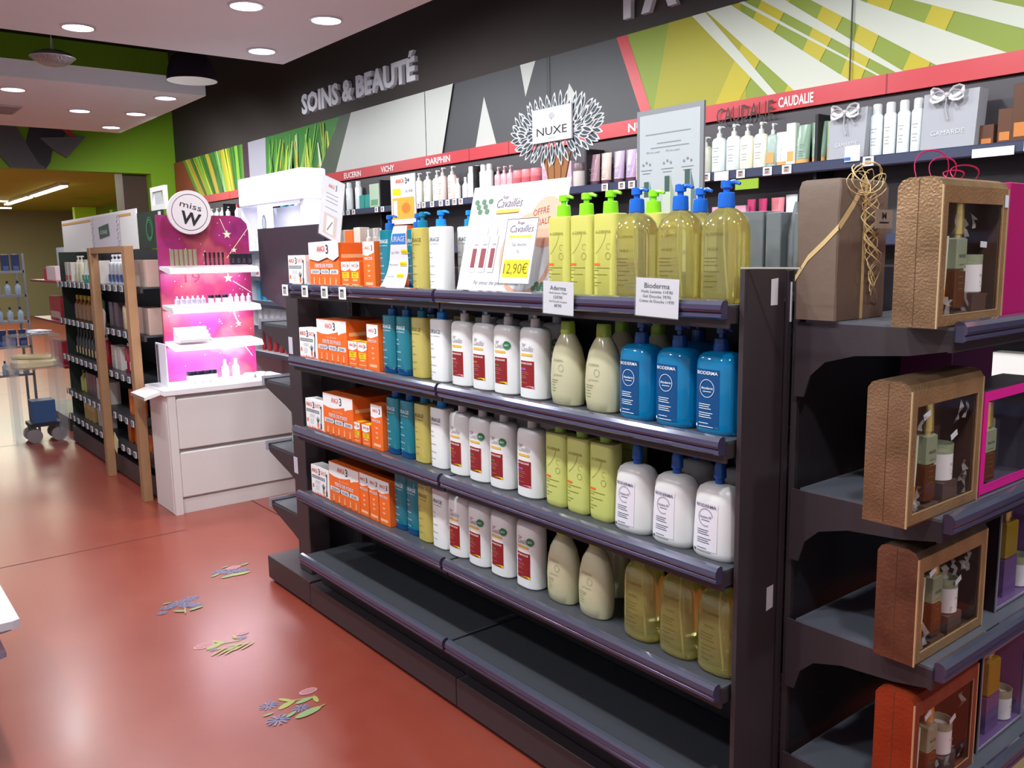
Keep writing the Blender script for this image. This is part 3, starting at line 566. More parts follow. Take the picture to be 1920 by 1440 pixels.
# ---------------- cards and posters on the gondola ----------------
def board(name, w, h, th, mat, loc, rx, label, cat, group=None):
    """upright printed board leaning back by rx around its foot"""
    t = thing(name, label, cat, loc); t.rotation_euler = (-rx, 0, 0); MB().box(-w/2, w/2, 0, th, 0, h, mat, b=.0006).build('board', t, smooth=0); return t
t = board('promo_poster', .46, .335, .003, PAPER, (-2.065, 1.598, 1.434), .25, 'large white promotional poster with bottles and pale orange circle on top shelf', 'poster')
lb = MB(); L = Lab(lb, front(0, 0), .0005); PCH = M('poster_peach', '#dba58c', .5); PLS = M('plum_script', '#5a3a5a', .4); PG = M('poster_leaf', '#4e7a5c', .5)
L.ring(.09, .115, .125, .016, PCH, 1, 40); L.disc(.155, .21, .075, .075, PCH, 2, 28); L.text('OFFRE', .128, .232, .02, RDK, 3, w=.07, rot=.15); L.text('SPÉCIALE', .125, .198, .02, RDK, 3, w=.1, rot=.15)
L.text('Cavaillès', -.035, .262, .028, PLS, 3, w=.125, shear=.35, bold=-.01); L.text('Rogé', -.055, .29, .010, PLS, 3, shear=.3); L.rect(-.09, .244, .02, .256, YEL, 2); L.line((-.09, .243), (.02, .244), .002, RDK, 3)
for i in range(7): a = -.20+i*.012; L.disc(a, .285-(i % 3)*.016, .012, .009, PG, 2, 10)
for i, x in enumerate((-.165, -.118, -.07)):
    w_ = .036 if i == 1 else .03; L.rect(x-w_/2, .06, x+w_/2, .175, M('poster_bottle', '#dcdadc', .4), 2+i); L.rect(x-w_*.36, .075, x+w_*.3, .135, M('poster_label', '#8c3c44', .5), 5+i); L.rect(x-.004, .175, x+.004, .20, M('poster_bottle', '#dcdadc', .4), 2+i); L.text('Cavaillès', x, .145, .007, PLS, 6, w=w_*.7, shear=.3)
L.text('Par amour des peaux sensibles', -.035, .022, .013, GREYINK, 3, w=.22, shear=.2)
for i in range(5): L.disc(.15+i*.012, .015+(i % 2)*.012, .011, .008, PG, 2, 10)
lb.build('print', t, smooth=0)
t = board('price_card', .140, .19, .002, PAPER, (-1.940, 1.548, 1.462), .22, 'white price card marked 12,90€ on yellow in front of poster', 'price card'); lb = MB(); L = Lab(lb, front(0, 0), .0005)
for a, b, c, d in ((-.07, 0, .07, .0015), (-.07, .1885, .07, .19), (-.07, 0, -.0685, .19), (.0685, 0, .07, .19)): L.rect(a, b, c, d, INK)
L.text('Rogé', -.005, .173, .009, PLS, 2, w=.03, shear=.2); L.text('Cavaillès', 0, .15, .021, PLS, 2, w=.105, shear=.3, bold=-.01); L.rect(-.052, .134, .052, .141, M('card_yellow', '#f0c840', .5)); L.text('Gel douche', 0, .110, .010, GREYINK, 2, w=.065); L.text('1L', 0, .090, .010, GREYINK, 2); L.rect(-.058, .020, .058, .070, BYEL); L.text('12,90€', 0, .030, .030, M('olive_ink_dark', '#6a6420', .5), 2, w=.108)
lb.build('print', t, smooth=0)
def slipcard(loc, w, h, lines, label, name='price_card'):
    t = thing(name, label, 'price card', loc); t.rotation_euler = (0, .03, 0); MB().box(-w/2, w/2, 0, .0012, -h, 0, PAPER).build('card', t, smooth=0); lb = MB(); L = Lab(lb, front(0, 0), .0004); z = -.006
    for s_, hh, ww, b in lines: z -= hh+.0045; L.text(s_, 0, z, hh, INK, 2, w=ww)
    lb.build('print', t, smooth=0)
    v = []; fm = film('plastic_sleeve', '#ffffff', .16, .12); mb = MB(); n = 8
    for i in range(n+1): u = -w/2-.002+(w+.004)*i/n; v += [(u, -.0022-.0012*math.sin(i*2.1), -h-.002), (u, -.002-.0012*math.sin(i*1.7+1), .002)]
    mb.add(v, [(2*i, 2*i+2, 2*i+3, 2*i+1) for i in range(n)], fm); mb.build('plastic_sleeve', t); return t
slipcard((-1.685, 1.494, 1.475), .118, .085, [('Aderma', .012, .062, .0), ('Huile lavante 750ml', .005, .07, 0), ('15€90', .008, .034, .02), ('Gel Douche Surgras', .005, .07, 0), ('8€90', .008, .028, .02)], 'white price card headed Aderma hanging on the top gondola rail')
slipcard((-1.345, 1.494, 1.487), .130, .088, [('Bioderma', .012, .076, .0), ('Huile Lavante 11€90', .0065, .095, .01), ('Gel Douche 7€95', .0065, .085, .01), ('Crème de Douche 11€95', .0065, .105, .01)], 'white price card headed Bioderma hanging on the top gondola rail')
# leaning paper leaflet with the skin-care name on blue
mb = MB(); pts = [(-.095, 0), (-.06, .10), (-.02, .215), (.06, .215), (.06, .10), (.045, 0)]
t = thing('price_leaflet', 'white leaflet with blue patch and yellow prices leaning before teal bottle', 'leaflet', (-2.575, 1.535, 1.431)); t.rotation_euler = (-.10, 0, .1)
v = []; 
for i in range(9):
    k = i/8; z = k*.215; xl = -.095+.09*k**.8; xr = .05+.02*k; yb = .012*math.sin(k*pi*1.6); v += [(xl, yb, z), (xr, yb, z), (xl, yb+.0006, z), (xr, yb+.0006, z)]
mb = MB(); mb.add(v, [(4*i, 4*i+1, 4*i+5, 4*i+4) for i in range(8)]+[(4*i+3, 4*i+2, 4*i+6, 4*i+7) for i in range(8)], PAPER); mb.build('sheet', t)
lb = MB(); fnl = lambda u, v_, o: (u, .012*math.sin(v_/.215*pi*1.6)-o, v_); L = Lab(lb, fnl, .0008)
L.poly([(-.025, .155), (.060, .155), (.064, .19), (-.008, .19)], M('leaflet_blue', '#2f78c4', .5)); L.text('URIAGE', .022, .163, .018, PAPER, 3, w=.07, shear=.2)
for z, x, s_ in ((.125, -.03, 'Lait 13€90'), (.085, -.045, 'Bain douche'), (.045, -.06, 'Crème lavante')): L.text(s_, x, z, .007, GREYINK, 2, w=.045, al='L'); L.rect(x+.058, z-.002, x+.095, z+.012, BYEL, 2); L.text('9€90', x+.076, z, .007, M('ochre_ink', '#b08a20', .5), 3, w=.03)
lb.build('print', t, smooth=0)
# white arched header card on the slimming cartons
t = thing('header_card', 'white wavy slimming brand header card above the top shelf orange carton', 'card', (-3.135, 1.556, 1.56))
mb = MB().prism([(-.13, -.002, .045), (-.13, -.002, -.02), (-.05, -.002, -.03), (.03, -.002, -.015), (.08, -.002, -.028), (.125, -.002, -.012), (.125, -.002, .05)], (0, .002, 0), PAPER); mb.build('card', t, smooth=0)
lb = MB(); L = Lab(lb, front(0, -.002), .0005); L.text('ANACA', -.02, .008, .022, BRD, 2, w=.07, bold=.02); L.text('3', .033, .0, .034, INKG, 2, w=.022, bold=.02); lb.build('print', t, smooth=0)
t = thing('sign_holder', 'tilted clear stand with printed white leaflet above the orange cartons', 'sign holder', (-3.14, 1.585, 1.618)); t.rotation_euler = (0, .28, 0)
MB().box(-.092, .092, -.0012, .0012, 0, .232, PAPER).build('leaflet', t, smooth=0); lb = MB(); L = Lab(lb, front(0, -.0012), .0004); L.text('ANACA', -.012, .195, .014, BRD, 2, w=.05, bold=.0); L.text('3', .028, .191, .022, INKG, 2)
for z in (.17, .155, .14, .115): L.rect(-.05, z, .05, z+.003, GREYINK)
L.rect(-.055, .012, .055, .095, M('leaflet_photo', '#cdbcb4', .5)); L.rect(-.03, .02, .03, .085, M('leaflet_photo_light', '#e6e2e0', .5), 2); L.line((-.02, .03), (.02, .07), .006, M('leaflet_photo_dark', '#8a6a5c', .5), 3)
lb.build('print', t, smooth=0); MB().box(-.096, .096, -.004, -.0034, -.003, .236, film('clear_acrylic_sheet', '#ffffff', .1, .04)).box(-.096, .096, -.004, .03, -.004, -.001, film('clear_acrylic_sheet')).build('acrylic_cover', t, smooth=0)
for x, w, h, m, l in ((-3.33, .075, .225, ORA, 'tall orange carton behind the white slimming carton on the top shelf'), (-3.26, .055, .235, hexm('#dcd6cc', .5), 'tall cream carton behind the orange cartons on the top shelf')):
    tag(MB().box(-w/2, w/2, -.022, .022, 0, h, m, b=.001).build('carton', loc=(x, 1.795, 1.431)), l, 'box')
for i, x in enumerate((-3.20, -3.15, -3.10)):
    t = thing('dropper_bottle', '%s small white dropper bottle from left behind the wide orange carton' % ORD[i], 'bottle', (x, 1.795, 1.431), group='small white dropper bottles'); MB().lathe([(.02, 0), (.021, .003), (.021, .15), (.012, .165)], WHITE, 16).build('body', t); MB().lathe([(.010, .165), (.010, .19), (.005, .195), (.004, .225)], WHITE, 12).build('dropper', t)
# round orange tub stand with card
t = thing('display_tub', 'orange tub with white and yellow offer card standing behind the top shelf', 'display', (-2.885, 1.775, 1.431)); MB().lathe([(.036, 0), (.042, .14), (.046, .22), (.044, .23)], ORA, 24).build('tub', t); lb = MB(); 
MB().box(-.088, .088, -.002, .002, .235, .42, PAPER).build('card', t, smooth=0); L = Lab(lb, front(0, -.002), .0005); L.text('ANACA', -.02, .39, .016, BRD, 2, w=.06, bold=.02); L.text('3+', .035, .386, .022, INKG, 2, bold=.02); L.rect(-.075, .345, -.015, .370, BYEL); L.text('30,90€', .045, .352, .010, GREYINK, 2, w=.055); L.rect(-.078, .255, .078, .335, M('card_orange', '#f0a23c', .5)); L.rect(-.07, .262, -.042, .325, PAPER, 2); L.disc(.02, .295, .03, .02, M('card_orange_deep', '#e8782c', .5), 2); lb.build('print', t, smooth=0)
# ---------------- right end-cap unit with gift boxes ----------------
ec = thing('end_shelf_unit', 'large black end shelf unit with gift boxes at the gondola right end', 'shelf unit', (-.95, 2.04, 0))
part(MB().box(-1.138, -1.125, 1.73, 2.37, .02, 1.50, DEEP), 'back_panel', ec)
for y in (1.722, 2.355): part(MB().box(-1.138, -1.123, y, y+.012, .02, 1.50, BLACK), 'upright', ec)
ZE = {1: 1.392, 2: 1.005, 3: .688, 4: .345}
SLATE = M('slate_shelf', '#5a5e68', .35)
for k, z in ZE.items():
    s = part(MB().box(-1.10, -.778, 1.712, 2.38, z-.006, z, SLATE).box(-.786, -.778, 1.712, 2.38, z-.05, z-.006, BLACK), 'shelf', ec)
    r = rail_mb(.655).build('price_rail', s, (-.778, 1.718, z-.001), rz=pi/2, smooth=40)
    for y, s_ in ((1.712, 1), (2.374, 1)):
        pts = [(-1.125, z-.006), (-.786, z-.006), (-.786, z-.048), (-.86, z-.062), (-.98, z-.072), (-1.05, z-.092), (-1.085, z-.125), (-1.10, z-.175), (-1.125, z-.175)]
        MB().prism([(x, y, zz) for x, zz in pts], (0, .005, 0), BLACK).build('bracket', s, smooth=0)
part(MB().box(-1.138, -.72, 1.70, 2.38, .015, .13, BLACK, b=.003), 'plinth', ec)
tag(MB().box(-1.166, -1.02, 1.560, 1.565, 1.508, 1.5115, M('clear_strip', '#b9b7ae', .2, trans=.3)).build('acrylic_strip', smooth=0), 'thin clear strip along the top edge of the black end panel', 'strip')

def foil(name, a, b, rough=.32, sc=90, bs=.5, metal=.95):
    m = M(name, a, rough, metal=metal, bump=bs, bscale=sc); nt = m.node_tree; bn = nt.nodes['Principled BSDF']
    tc = nt.nodes['Texture Coordinate']; n = nt.nodes.new('ShaderNodeTexNoise'); n.inputs['Scale'].default_value = 9; n.inputs['Detail'].default_value = 6
    r = nt.nodes.new('ShaderNodeValToRGB'); r.color_ramp.elements[0].position = .35; r.color_ramp.elements[1].position = .65; r.color_ramp.elements[0].color = lin(a); r.color_ramp.elements[1].color = lin(b)
    nt.links.new(tc.outputs['Object'], n.inputs['Vector']); nt.links.new(n.outputs['Fac'], r.inputs[0]); nt.links.new(r.outputs[0], bn.inputs['Base Color']); return m
GOLD = foil('gold_foil', '#9a7c5c', '#c09c78', .34, 190, .18); GOLDF = foil('gold_frame_foil', '#a8805a', '#c09468', .4, 140, .25, .6); EDGE = M('foil_edge_light', '#e6c898', .3, metal=.6)
COPP = foil('foil_red_reflection', '#a03c20', '#b24a2a', .4, 120, .2, .6); REDREFLF = foil('frame_foil_red_reflection', '#8e4632', '#9c5440', .45, 140, .2, .5)  # reddish reflection painted into the foil colours of the lowest gift box
LINER = M('box_liner_brown', '#5a4238', .35, noise=.2, nscale=12); PANE = film('window_film', '#ffffff', .13, .06)
def gift_box(loc, w, h, d, shell, frame, liner, edge, label, c=.022, fr=(.024, .032), pane=PANE, crease=True):
    """front faces +X; origin at the near front bottom corner"""
    t = thing('window_gift_box', label, 'gift box', loc, group=None)
    prof = [(-d, 0), (0, 0), (0, h-c*.8), (-c*.35, h-c*.25), (-c, h), (-d+c, h), (-d+c*.35, h-c*.25), (-d, h-c*.8)]
    mb = MB()
    mb.prism([(x, 0, z) for x, z in prof], (0, .003, 0), shell).prism([(x, w-.003, z) for x, z in prof], (0, .003, 0), shell)
    mb.box(-d, -d+.003, .003, w-.003, 0, h-c*.8, shell).box(-d+.003, 0, .003, w-.003, 0, .003, shell)
    for i in (3, 4, 5, 6):
        a, b = prof[i], prof[(i+1) % 8]; 
        if i == 6: a, b = prof[6], prof[7]
        mb.quad((a[0], .003, a[1]), (a[0], w-.003, a[1]), (b[0], w-.003, b[1]), (b[0], .003, b[1]), shell)
    a, b = prof[2], prof[3]; mb.quad((a[0], .003, a[1]), (a[0], w-.003, a[1]), (b[0], w-.003, b[1]), (b[0], .003, b[1]), shell)
    mb.build('shell', t, smooth=0)
    f0, f1 = fr; ht = h-c*.8
    MB().box(-.003, .0005, .003, w-.003, .003, f0, frame).box(-.003, .0005, .003, w-.003, ht-f1, ht, frame).box(-.003, .0005, .003, f0, f0, ht-f1, frame).box(-.003, .0005, w-f0, w-.003, f0, ht-f1, frame).build('front_frame', t, smooth=0)
    MB().box(-d+.006, -d+.009, .006, w-.006, .006, ht-.01, liner).box(-d+.009, -.004, .006, .008, .006, ht-.01, liner).box(-d+.009, -.004, w-.008, w-.006, .006, ht-.01, liner).box(-d+.009, -.004, .008, w-.008, .006, .008, liner).build('liner', t, smooth=0)
    e = MB().box(-.001, .0018, -.0015, .0025, 0, ht, edge).box(-.002, .0012, w-.004, w+.001, 0, ht, edge).box(0, .0012, f0-.002, w-f0+.002, f0-.001, f0+.001, edge).box(0, .0012, w-f0-.001, w-f0+.001, f0, ht-f1, edge)
    if crease: e.box(-d*.52-.0006, -d*.52+.0006, -.0006, .0005, .004, h-.004, M('foil_crease', '#5a3c24', .5))
    e.build('edge_trim', t, smooth=0)
    MB().quad((-.0025, f0, f0), (-.0025, w-f0, f0), (-.0025, w-f0, ht-f1), (-.0025, f0, ht-f1), pane).build('window', t, smooth=0)
    return t
GCAP = M('gold_cap', '#e6c878', .3, metal=.8); GLS = M('clear_glass', '#c2caa8', .06, trans=.55, ior=1.4); AMB = M('amber_oil', '#8a4a18', .06, trans=.6, ior=1.4)
def perfume(h=.212):
    t = thing('perfume_bottle', 'tall square glass bottle with gold cap', 'perfume bottle'); hb = h*.66
    MB().box(-.014, .014, -.021, .021, 0, hb*.55, AMB, b=.003).build('oil_base', t); MB().box(-.014, .014, -.021, .021, hb*.55, hb, GLS, b=.003).build('glass_top', t)
    lb = MB(); L = Lab(lb, sideX(.014)); L.text('NUXE', 0, hb*.72, .007, INK, 1, w=.026); 
    for i in range(5): L.rect(-.010, hb*.62-i*.012, .008, hb*.62-i*.012+.0016, M('olive_ink_dark', '#6a6420', .5))
    lb.build('print', t, smooth=0); MB().lathe([(.010, hb), (.010, hb+.006), (.013, hb+.007), (.0115, h), (.006, h+.001)], GCAP, 20).build('cap', t); return t
def candle():
    t = thing('candle_jar', 'white candle in a small glass jar', 'candle'); MB().lathe([(.024, 0), (.027, .003), (.027, .060), (.025, .061)], M('candle_white', '#e6dede', .35), 24).build('jar', t)
    MB().lathe([(.0272, .058), (.0275, .078), (.0255, .078), (.0255, .060)], GLS, 24, cap=False).build('glass_rim', t)
    lb = MB(); L = Lab(lb, lambda u, v, o: (math.sqrt(max(0, .0273**2-u*u))+o, u, v)); L.text('NUXE', .004, .034, .005, GREYINK, 1, w=.018); L.rect(-.004, .022, .012, .0235, GREYINK); L.rect(-.002, .014, .010, .0155, GREYINK); lb.build('print', t, smooth=0); return t
def tubec():
    t = thing('cosmetic_tube', 'slim cream and amber tube', 'tube'); MB().loft([(.0, .55, .9), (.004, .6, .95), (.09, .9, .75), (.165, 1.05, .12)], .024, .018, 2, M('tube_pale', '#d6d2b8', .35), 20).build('body', t); MB().loft([(.003, .62, .97), (.06, .83, .84), (.062, .83, .83)], .0245, .0185, 2, M('tube_amber', '#c98a3c', .35), 20).build('amber_band', t); return t
_pf, _cd, _tb = perfume(), candle(), tubec()
def tissue(loc, w, h, n, seed, label, mat):
    rd = random.Random(seed); mb = MB()
    for i in range(n):
        y = rd.uniform(.01, w-.02); z = rd.choice([rd.uniform(.008, .05), rd.uniform(.008, .03), h-.07+rd.uniform(0, .02)]) if n > 4 else rd.uniform(.01, .05); p = Vector((rd.uniform(-.02, -.008), y, z)); pts = []
        for k in range(5): pts.append(p.copy()); p = p+Vector((rd.uniform(-.006, .006), rd.uniform(-.012, .012), rd.uniform(.004, .014)))
        v = []
        for k, q in enumerate(pts): wv = rd.uniform(.008, .024); v += [q, q+Vector((rd.uniform(-.004, .004), wv, rd.uniform(-.003, .003)))]
        mb.add(v, [(2*k, 2*k+1, 2*k+3, 2*k+2) for k in range(4)], mat)
    o = mb.build('crinkled_film', loc=loc); tag(o, label, 'wrapping film', kind='stuff')
CRK = M('crinkle_film', '#bdb4ae', .15, coat=.6, alpha=.45)
GB = [((-.785, 1.656, ZE[1]+.001), .285, .287, .088, GOLD, GOLDF, 'gold foil window gift box standing on the top shelf of the end unit', 'top-shelf gold gift box'),
      ((-.795, 1.600, ZE[2]+.001), .305, .287, .090, GOLD, GOLDF, 'gold foil window gift box overhanging the second end shelf', 'second-shelf gold gift box'),
      ((-.805, 1.684, ZE[3]+.001), .315, .248, .088, foil('rose_foil', '#7c6250', '#a08468', .3, 120, .15), GOLDF, 'rosy gold window gift box on the third shelf of the end unit', 'third-shelf rosy gift box'),
      ((-.805, 1.700, ZE[4]+.001), .300, .268, .086, COPP, REDREFLF, 'window gift box with painted red reflection on the lowest end shelf', 'lowest-shelf reddish gift box')]
for i, (loc, w, h, d, a, b, lab, nm) in enumerate(GB):
    gift_box(loc, w, h, d, a, b, LINER if i < 3 else M('liner_rust', '#7c3a26', .4), EDGE, lab); x, y, z = loc
    place(_pf, (x-.024, y+.115, z+.012+(.02 if i != 3 else .008)), 'gold-capped glass perfume bottle inside the %s' % nm, 'perfume bottles in gift boxes', sc=(1, 1, (1.0, .98, .95, 1.0)[i]))
    MB_ = MB().box(-.02, .02, -.03, .03, 0, .018 if i != 3 else .006, LINER).build('bottle_step', smooth=0); MB_.location = (x-.026, y+.115, z+.0085); tag(MB_, 'small dark riser under the bottle in the %s' % nm, 'riser')
    place(_cd, (x-.034, y+.195, z+.060), 'white candle jar inside the %s' % nm, 'candle jars in gift boxes')
    o = MB().box(-.028, .028, -.032, .032, 0, .0505, LINER).build('candle_step', smooth=0); o.location = (x-.036, y+.195, z+.0085); tag(o, 'dark riser under the candle in the %s' % nm, 'riser')
    place(_tb, (x-.024, y+.058, z+.010), 'slim cream and amber tube at the near side of the %s' % nm, 'tubes in gift boxes')
    for j, (yy, zz) in enumerate(((.195, .158), (.075, .215))[:1 if i == 0 else 2]):
        c = MB().box(0, .001, -.014, .014, -.006, .006, PAPER).build('paper_tag', smooth=0); c.location = (x-.006, y+yy, z+zz*h/.287); c.rotation_euler = (.35 if i else -.05, 0, 0); tag(c, '%s white sticker seen through the window of the %s' % (('right', 'left')[j], nm), 'sticker')
    tissue((x, y+.01, z+.004), w-.03, h-.05, 10 if i < 3 else 6, i+3, 'crinkled clear film strips stuffed inside the %s' % nm, CRK)
tag(MB().box(-.7835, -.7825, 1.921, 1.936, 1.625, 1.65, M('label_pale_blue', '#c8d4e4', .5)).build('sticker', smooth=0), 'small pale sticker at the upper right corner of the top gold box', 'sticker')
MAG = M('magenta_card', '#a00e5c', .4); PUR = M('purple_card', '#5c0e4c', .4); HOT = M('hot_pink_frame', '#d01a86', .4)
tag(MB().box(-.90, -.80, 1.985, 2.17, ZE[1]+.001, 1.680, MAG, b=.002).build('magenta_box', smooth=0), 'plain magenta box beside the top gold gift box at the photo edge', 'gift box')
gift_box((-.80, 1.925, ZE[2]+.001), .30, .235, .09, M('dark_shell', '#2c2430', .4), HOT, M('liner_slate', '#4a4654', .4), HOT, 'hot pink framed window gift box right of the second gold box', c=.004, fr=(.022, .022), crease=False)
place(_pf, (-.828, 2.01, ZE[2]+.02), 'gold-capped perfume bottle inside the hot pink framed box', 'perfume bottles in gift boxes', sc=(1, 1.3, .85)); place(_pf, (-.85, 2.06, ZE[2]+.02), 'second perfume bottle inside the hot pink framed box', 'perfume bottles in gift boxes', sc=(1, 1, .95))
t = place(_tb, (-.82, 1.96, ZE[2]+.012), 'white and blue tube inside the hot pink framed box', 'tubes in gift boxes')
for ch in t.children:
    ch.data = ch.data.copy(); ch.data.materials[0] = M('tube_white', '#e4e6ea', .35) if ch.name.startswith('body') else M('tube_blue', '#2f74c8', .35)
tag(MB().box(-1.09, -.96, 2.12, 2.345, ZE[2]+.001, 1.295, PUR, b=.002).build('purple_box', smooth=0), 'deep purple box standing behind the hot pink framed gift box', 'gift box')
PURF = M('dark_trim', '#26161c', .4); LP = M('liner_purple', '#6a4a80', .4)
for k, (y, hh, lab) in {3: (2.092, .255, 'third'), 4: (2.045, .25, 'lowest')}.items():
    gift_box((-.815, y, ZE[k]+.001), .26, hh, .085, PURF, M('clear_frame', '#8d8698', .3), LP, M('silver_edge', '#a8a8b8', .3, metal=.6), 'purple lined window gift box at the right photo edge on the %s end shelf' % lab, c=.004, fr=(.008, .008), crease=False)
    o = MB().box(-.018, .018, -.032, .032, 0, .09, M('gold_liquid', '#c8a52c', .08, trans=.5, ior=1.4), b=.003).build('bottle', smooth=0)
    tt = thing('perfume_flask', 'square flask of golden perfume in the %s-shelf purple box' % lab, 'perfume bottle', (-.85, y+.12, ZE[k]+.105)); o.parent = tt; MB().lathe([(.009, .09), (.009, .098), (.012, .099), (.012, .135)], GCAP, 16).build('cap', tt)
    o = MB().box(-.022, .022, -.036, .036, 0, .094, LP).build('flask_step', smooth=0); o.location = (-.855, y+.12, ZE[k]+.0095); tag(o, 'purple riser under the flask in the %s-shelf purple box' % lab, 'riser')
    place(_tb, (-.84, y+.035, ZE[k]+.010), 'slim cream and amber tube in the %s-shelf purple box' % lab, 'tubes in gift boxes'); place(_cd, (-.850, y+.205, ZE[k]+.010), 'white candle jar in the %s-shelf purple box' % lab, 'candle jars in gift boxes')
tag(MB().box(-.90, -.78, 2.10, 2.30, .131, .25, M('cream_red_card', '#d8b88c', .45)).box(-.779, -.7785, 2.10, 2.30, .131, .17, RED).build('cream_box', smooth=0), 'cream and red box on the base of the end unit at photo edge', 'gift box')
# brown wrapped parcel with gold ribbon and raffia
KR = M('brown_wrapping_paper', '#6f5d50', .55, noise=.04, nscale=8, bump=.15, bscale=30)
t = thing('wrapped_parcel', 'brown paper wrapped parcel with gold ribbon on the top end shelf', 'parcel', (-1.072, 1.80, ZE[1]+.001))
v = []; rd = random.Random(2)
prof = [(0, .050, .10), (.08, .050, .10), (.16, .049, .10), (.24, .050, .10), (.285, .051, .098), (.300, .047, .094), (.303, .040, .088)]
mb = MB()
for i, (z, a, b) in enumerate(prof):
    c = .003; v += [(-a+c, -b, z), (a-c, -b, z), (a, -b+c, z), (a, b-c, z), (a-c, b, z), (-a+c, b, z), (-a, b-c, z), (-a, -b+c, z)]
v = [(x+rd.uniform(-.0008, .0008), y+rd.uniform(-.001, .001), z) for x, y, z in v]
f = [tuple(range(7, -1, -1)), tuple(range(48, 56))]
for r in range(6):
    for k in range(8): f.append((r*8+k, r*8+(k+1) % 8, r*8+8+(k+1) % 8, r*8+8+k))
mb.add(v, f, KR).build('wrapping', t, smooth=30)
RIB = M('gold_ribbon', '#d2b680', .4, coat=.2); RAF = M('raffia_gold', '#e0c48c', .4)
w_ = .0065; pth = [(-.0505, -.1012, .09), (-.02, -.1012, .135), (.02, -.1012, .17), (.0508, -.1014, .200)]
mb = MB(); A = [Vector(p) for p in pth]; vv = []
for p in A: vv += [p+Vector((0, 0, -w_)), p+Vector((0, 0, w_))]
mb.add(vv, [(2*i, 2*i+2, 2*i+3, 2*i+1) for i in range(3)], RIB)
B = [Vector((.0515, -.10, .200)), Vector((.0515, -.05, .245)), Vector((.0515, 0, .302))]; vv = []
for p in B: vv += [p+Vector((0, .004, -w_)), p+Vector((0, -.004, w_))]
mb.add(vv, [(0, 2, 3, 1), (2, 4, 5, 3)], RIB); mb.box(.0505, .0518, -.004, .006, .0, .302, RIB); mb.build('ribbon', t, smooth=0)
rd = random.Random(11)
for i in range(13):
    pts = []; y0, z0 = rd.uniform(-.01, .03), .23+rd.uniform(-.01, .06)
    if i < 6:   # loops near the top
        r0 = rd.uniform(.022, .045); cy = y0-.02+rd.uniform(-.02, .03); cz = .30+rd.uniform(-.015, .02)
        for k in range(15): a = 2*pi*k/14*rd.uniform(.96, 1.04)+i; pts.append((.060+.012*sin(a*1.3+i), cy+r0*cos(a), max(.02, cz+r0*.75*sin(a))))
    else:       # trailing curls
        y = y0; amp = rd.uniform(.012, .035)
        for k in range(20): q = k/19; pts.append((.062+.010*sin(k*.9+i), y+amp*sin(k*.75+i)+.02*q, z0-.21*q*rd.uniform(.98, 1.02)))
    MB().tube(pts, .0014, RAF, 5, flat=.6).build('raffia_strand', t)
MB().box(.082, .0835, -.012, .058, .196, .236, M('kraft_tag', '#8d7c6c', .5)).build('gift_tag', t, smooth=0)
lb = MB(); L = Lab(lb, sideX(.0835, .023)); L.text('M', 0, .217, .013, INK, 1, w=.018, bold=.03); L.text('MARIONNAUD', 0, .206, .005, INK, 1, w=.04) if False else L.rect(-.02, .207, .02, .2105, INK); o = lb.build('tag_print', t, smooth=0)
mb = MB(); PK2 = M('pink_ribbon', '#c81e5e', .35)
t = thing('pink_ribbon', 'curled dark pink ribbon lying on top of the top-shelf gold gift box', 'ribbon', (-.84, 1.80, 1.681))
for i in range(4):
    pts = []; r = (.06, .045, .03, .05)[i]
    for k in range(14): a = pi*k/13; pts.append(((-.015+.012*i)+.01*sin(a*2), -.05+.035*i*.6+r*cos(a), max(.002, (r*.9 if i < 2 else r*.5)*sin(a)+.002)))
    MB().tube(pts, .0016, PK2, 6, flat=.5).build('strand', t)
# ---------------- things standing on the far side of the gondola top ----------------
GRB = M('grey_carton', '#6c7274', .5)
for i, (x, w, h, l) in enumerate(((-1.395, .07, .215, 'leftmost'), (-1.33, .045, .21, 'second'), (-1.29, .035, .235, 'slim tall'), (-1.245, .05, .205, 'rightmost'))):
    if i == 2: MB_ = MB().loft([(0, 1, 1), (.15, 1, 1), (.2, .6, .6), (h, .2, .2)], w, .04, 2.5, GRB)
    else: MB_ = MB().box(-w/2, w/2, -.04, .04, 0, h, GRB, b=.002)
    o = MB_.build('grey_carton', loc=(x, 1.95, 1.431)); tag(o, '%s dark grey carton behind the end panel beside the brown parcel' % l, 'box', 'grey cartons behind the end panel')
SG = M('sign_silver', '#8e9196', .35, metal=.3); SGW = M('poster_grey_white', '#b6bcc0', .45)
t = thing('framed_poster', 'silver framed poster of three bottles behind the clear oil bottles', 'framed poster', (-1.715, 1.95, 1.431))
MB().box(-.125, .125, 0, .008, .0, .525, SG).build('frame', t, smooth=0); lb = MB(); L = Lab(lb, front(0, 0), .0006); L.rect(-.113, .012, .113, .51, SGW); L.rect(-.113, .105, .113, .112, SG, 2)
for x in (-.03, .045): L.text('Rituel', x-.03, .40, .006, GREYINK, 2, w=.05)
L.rect(-.09, .452, .08, .455, GREYINK, 2); L.rect(-.045, .425, .045, .428, GREYINK, 2); L.rect(-.07, .413, .075, .416, GREYINK, 2)
for i, (x, c) in enumerate(((-.085, '#5f9aa4'), (-.005, '#8fa48a'), (.070, '#5e7480'))):
    zb = .16+.012*i; L.poly([(x+.012, zb), (x+.055, zb), (x+.012, zb+.16)], M('tri%d' % i, c, .5), 2); L.rect(x-.016, zb, x+.014, zb+.115, M('poster_bottle2', '#c0c8b8', .5), 3); L.rect(x-.009, zb+.115, x+.009, zb+.16, M('poster_cap', '#3f5a52', .5), 3)
    for k in (-1, 0, 1): L.disc(x+k*.013, .375-abs(k)*.006, .004, .004, GREYINK, 3, 8)
    L.rect(x-.022, .352, x+.022, .354, GREYINK, 3); L.rect(x-.016, .343, x+.016, .345, GREYINK, 3)
lb.build('print', t, smooth=0)
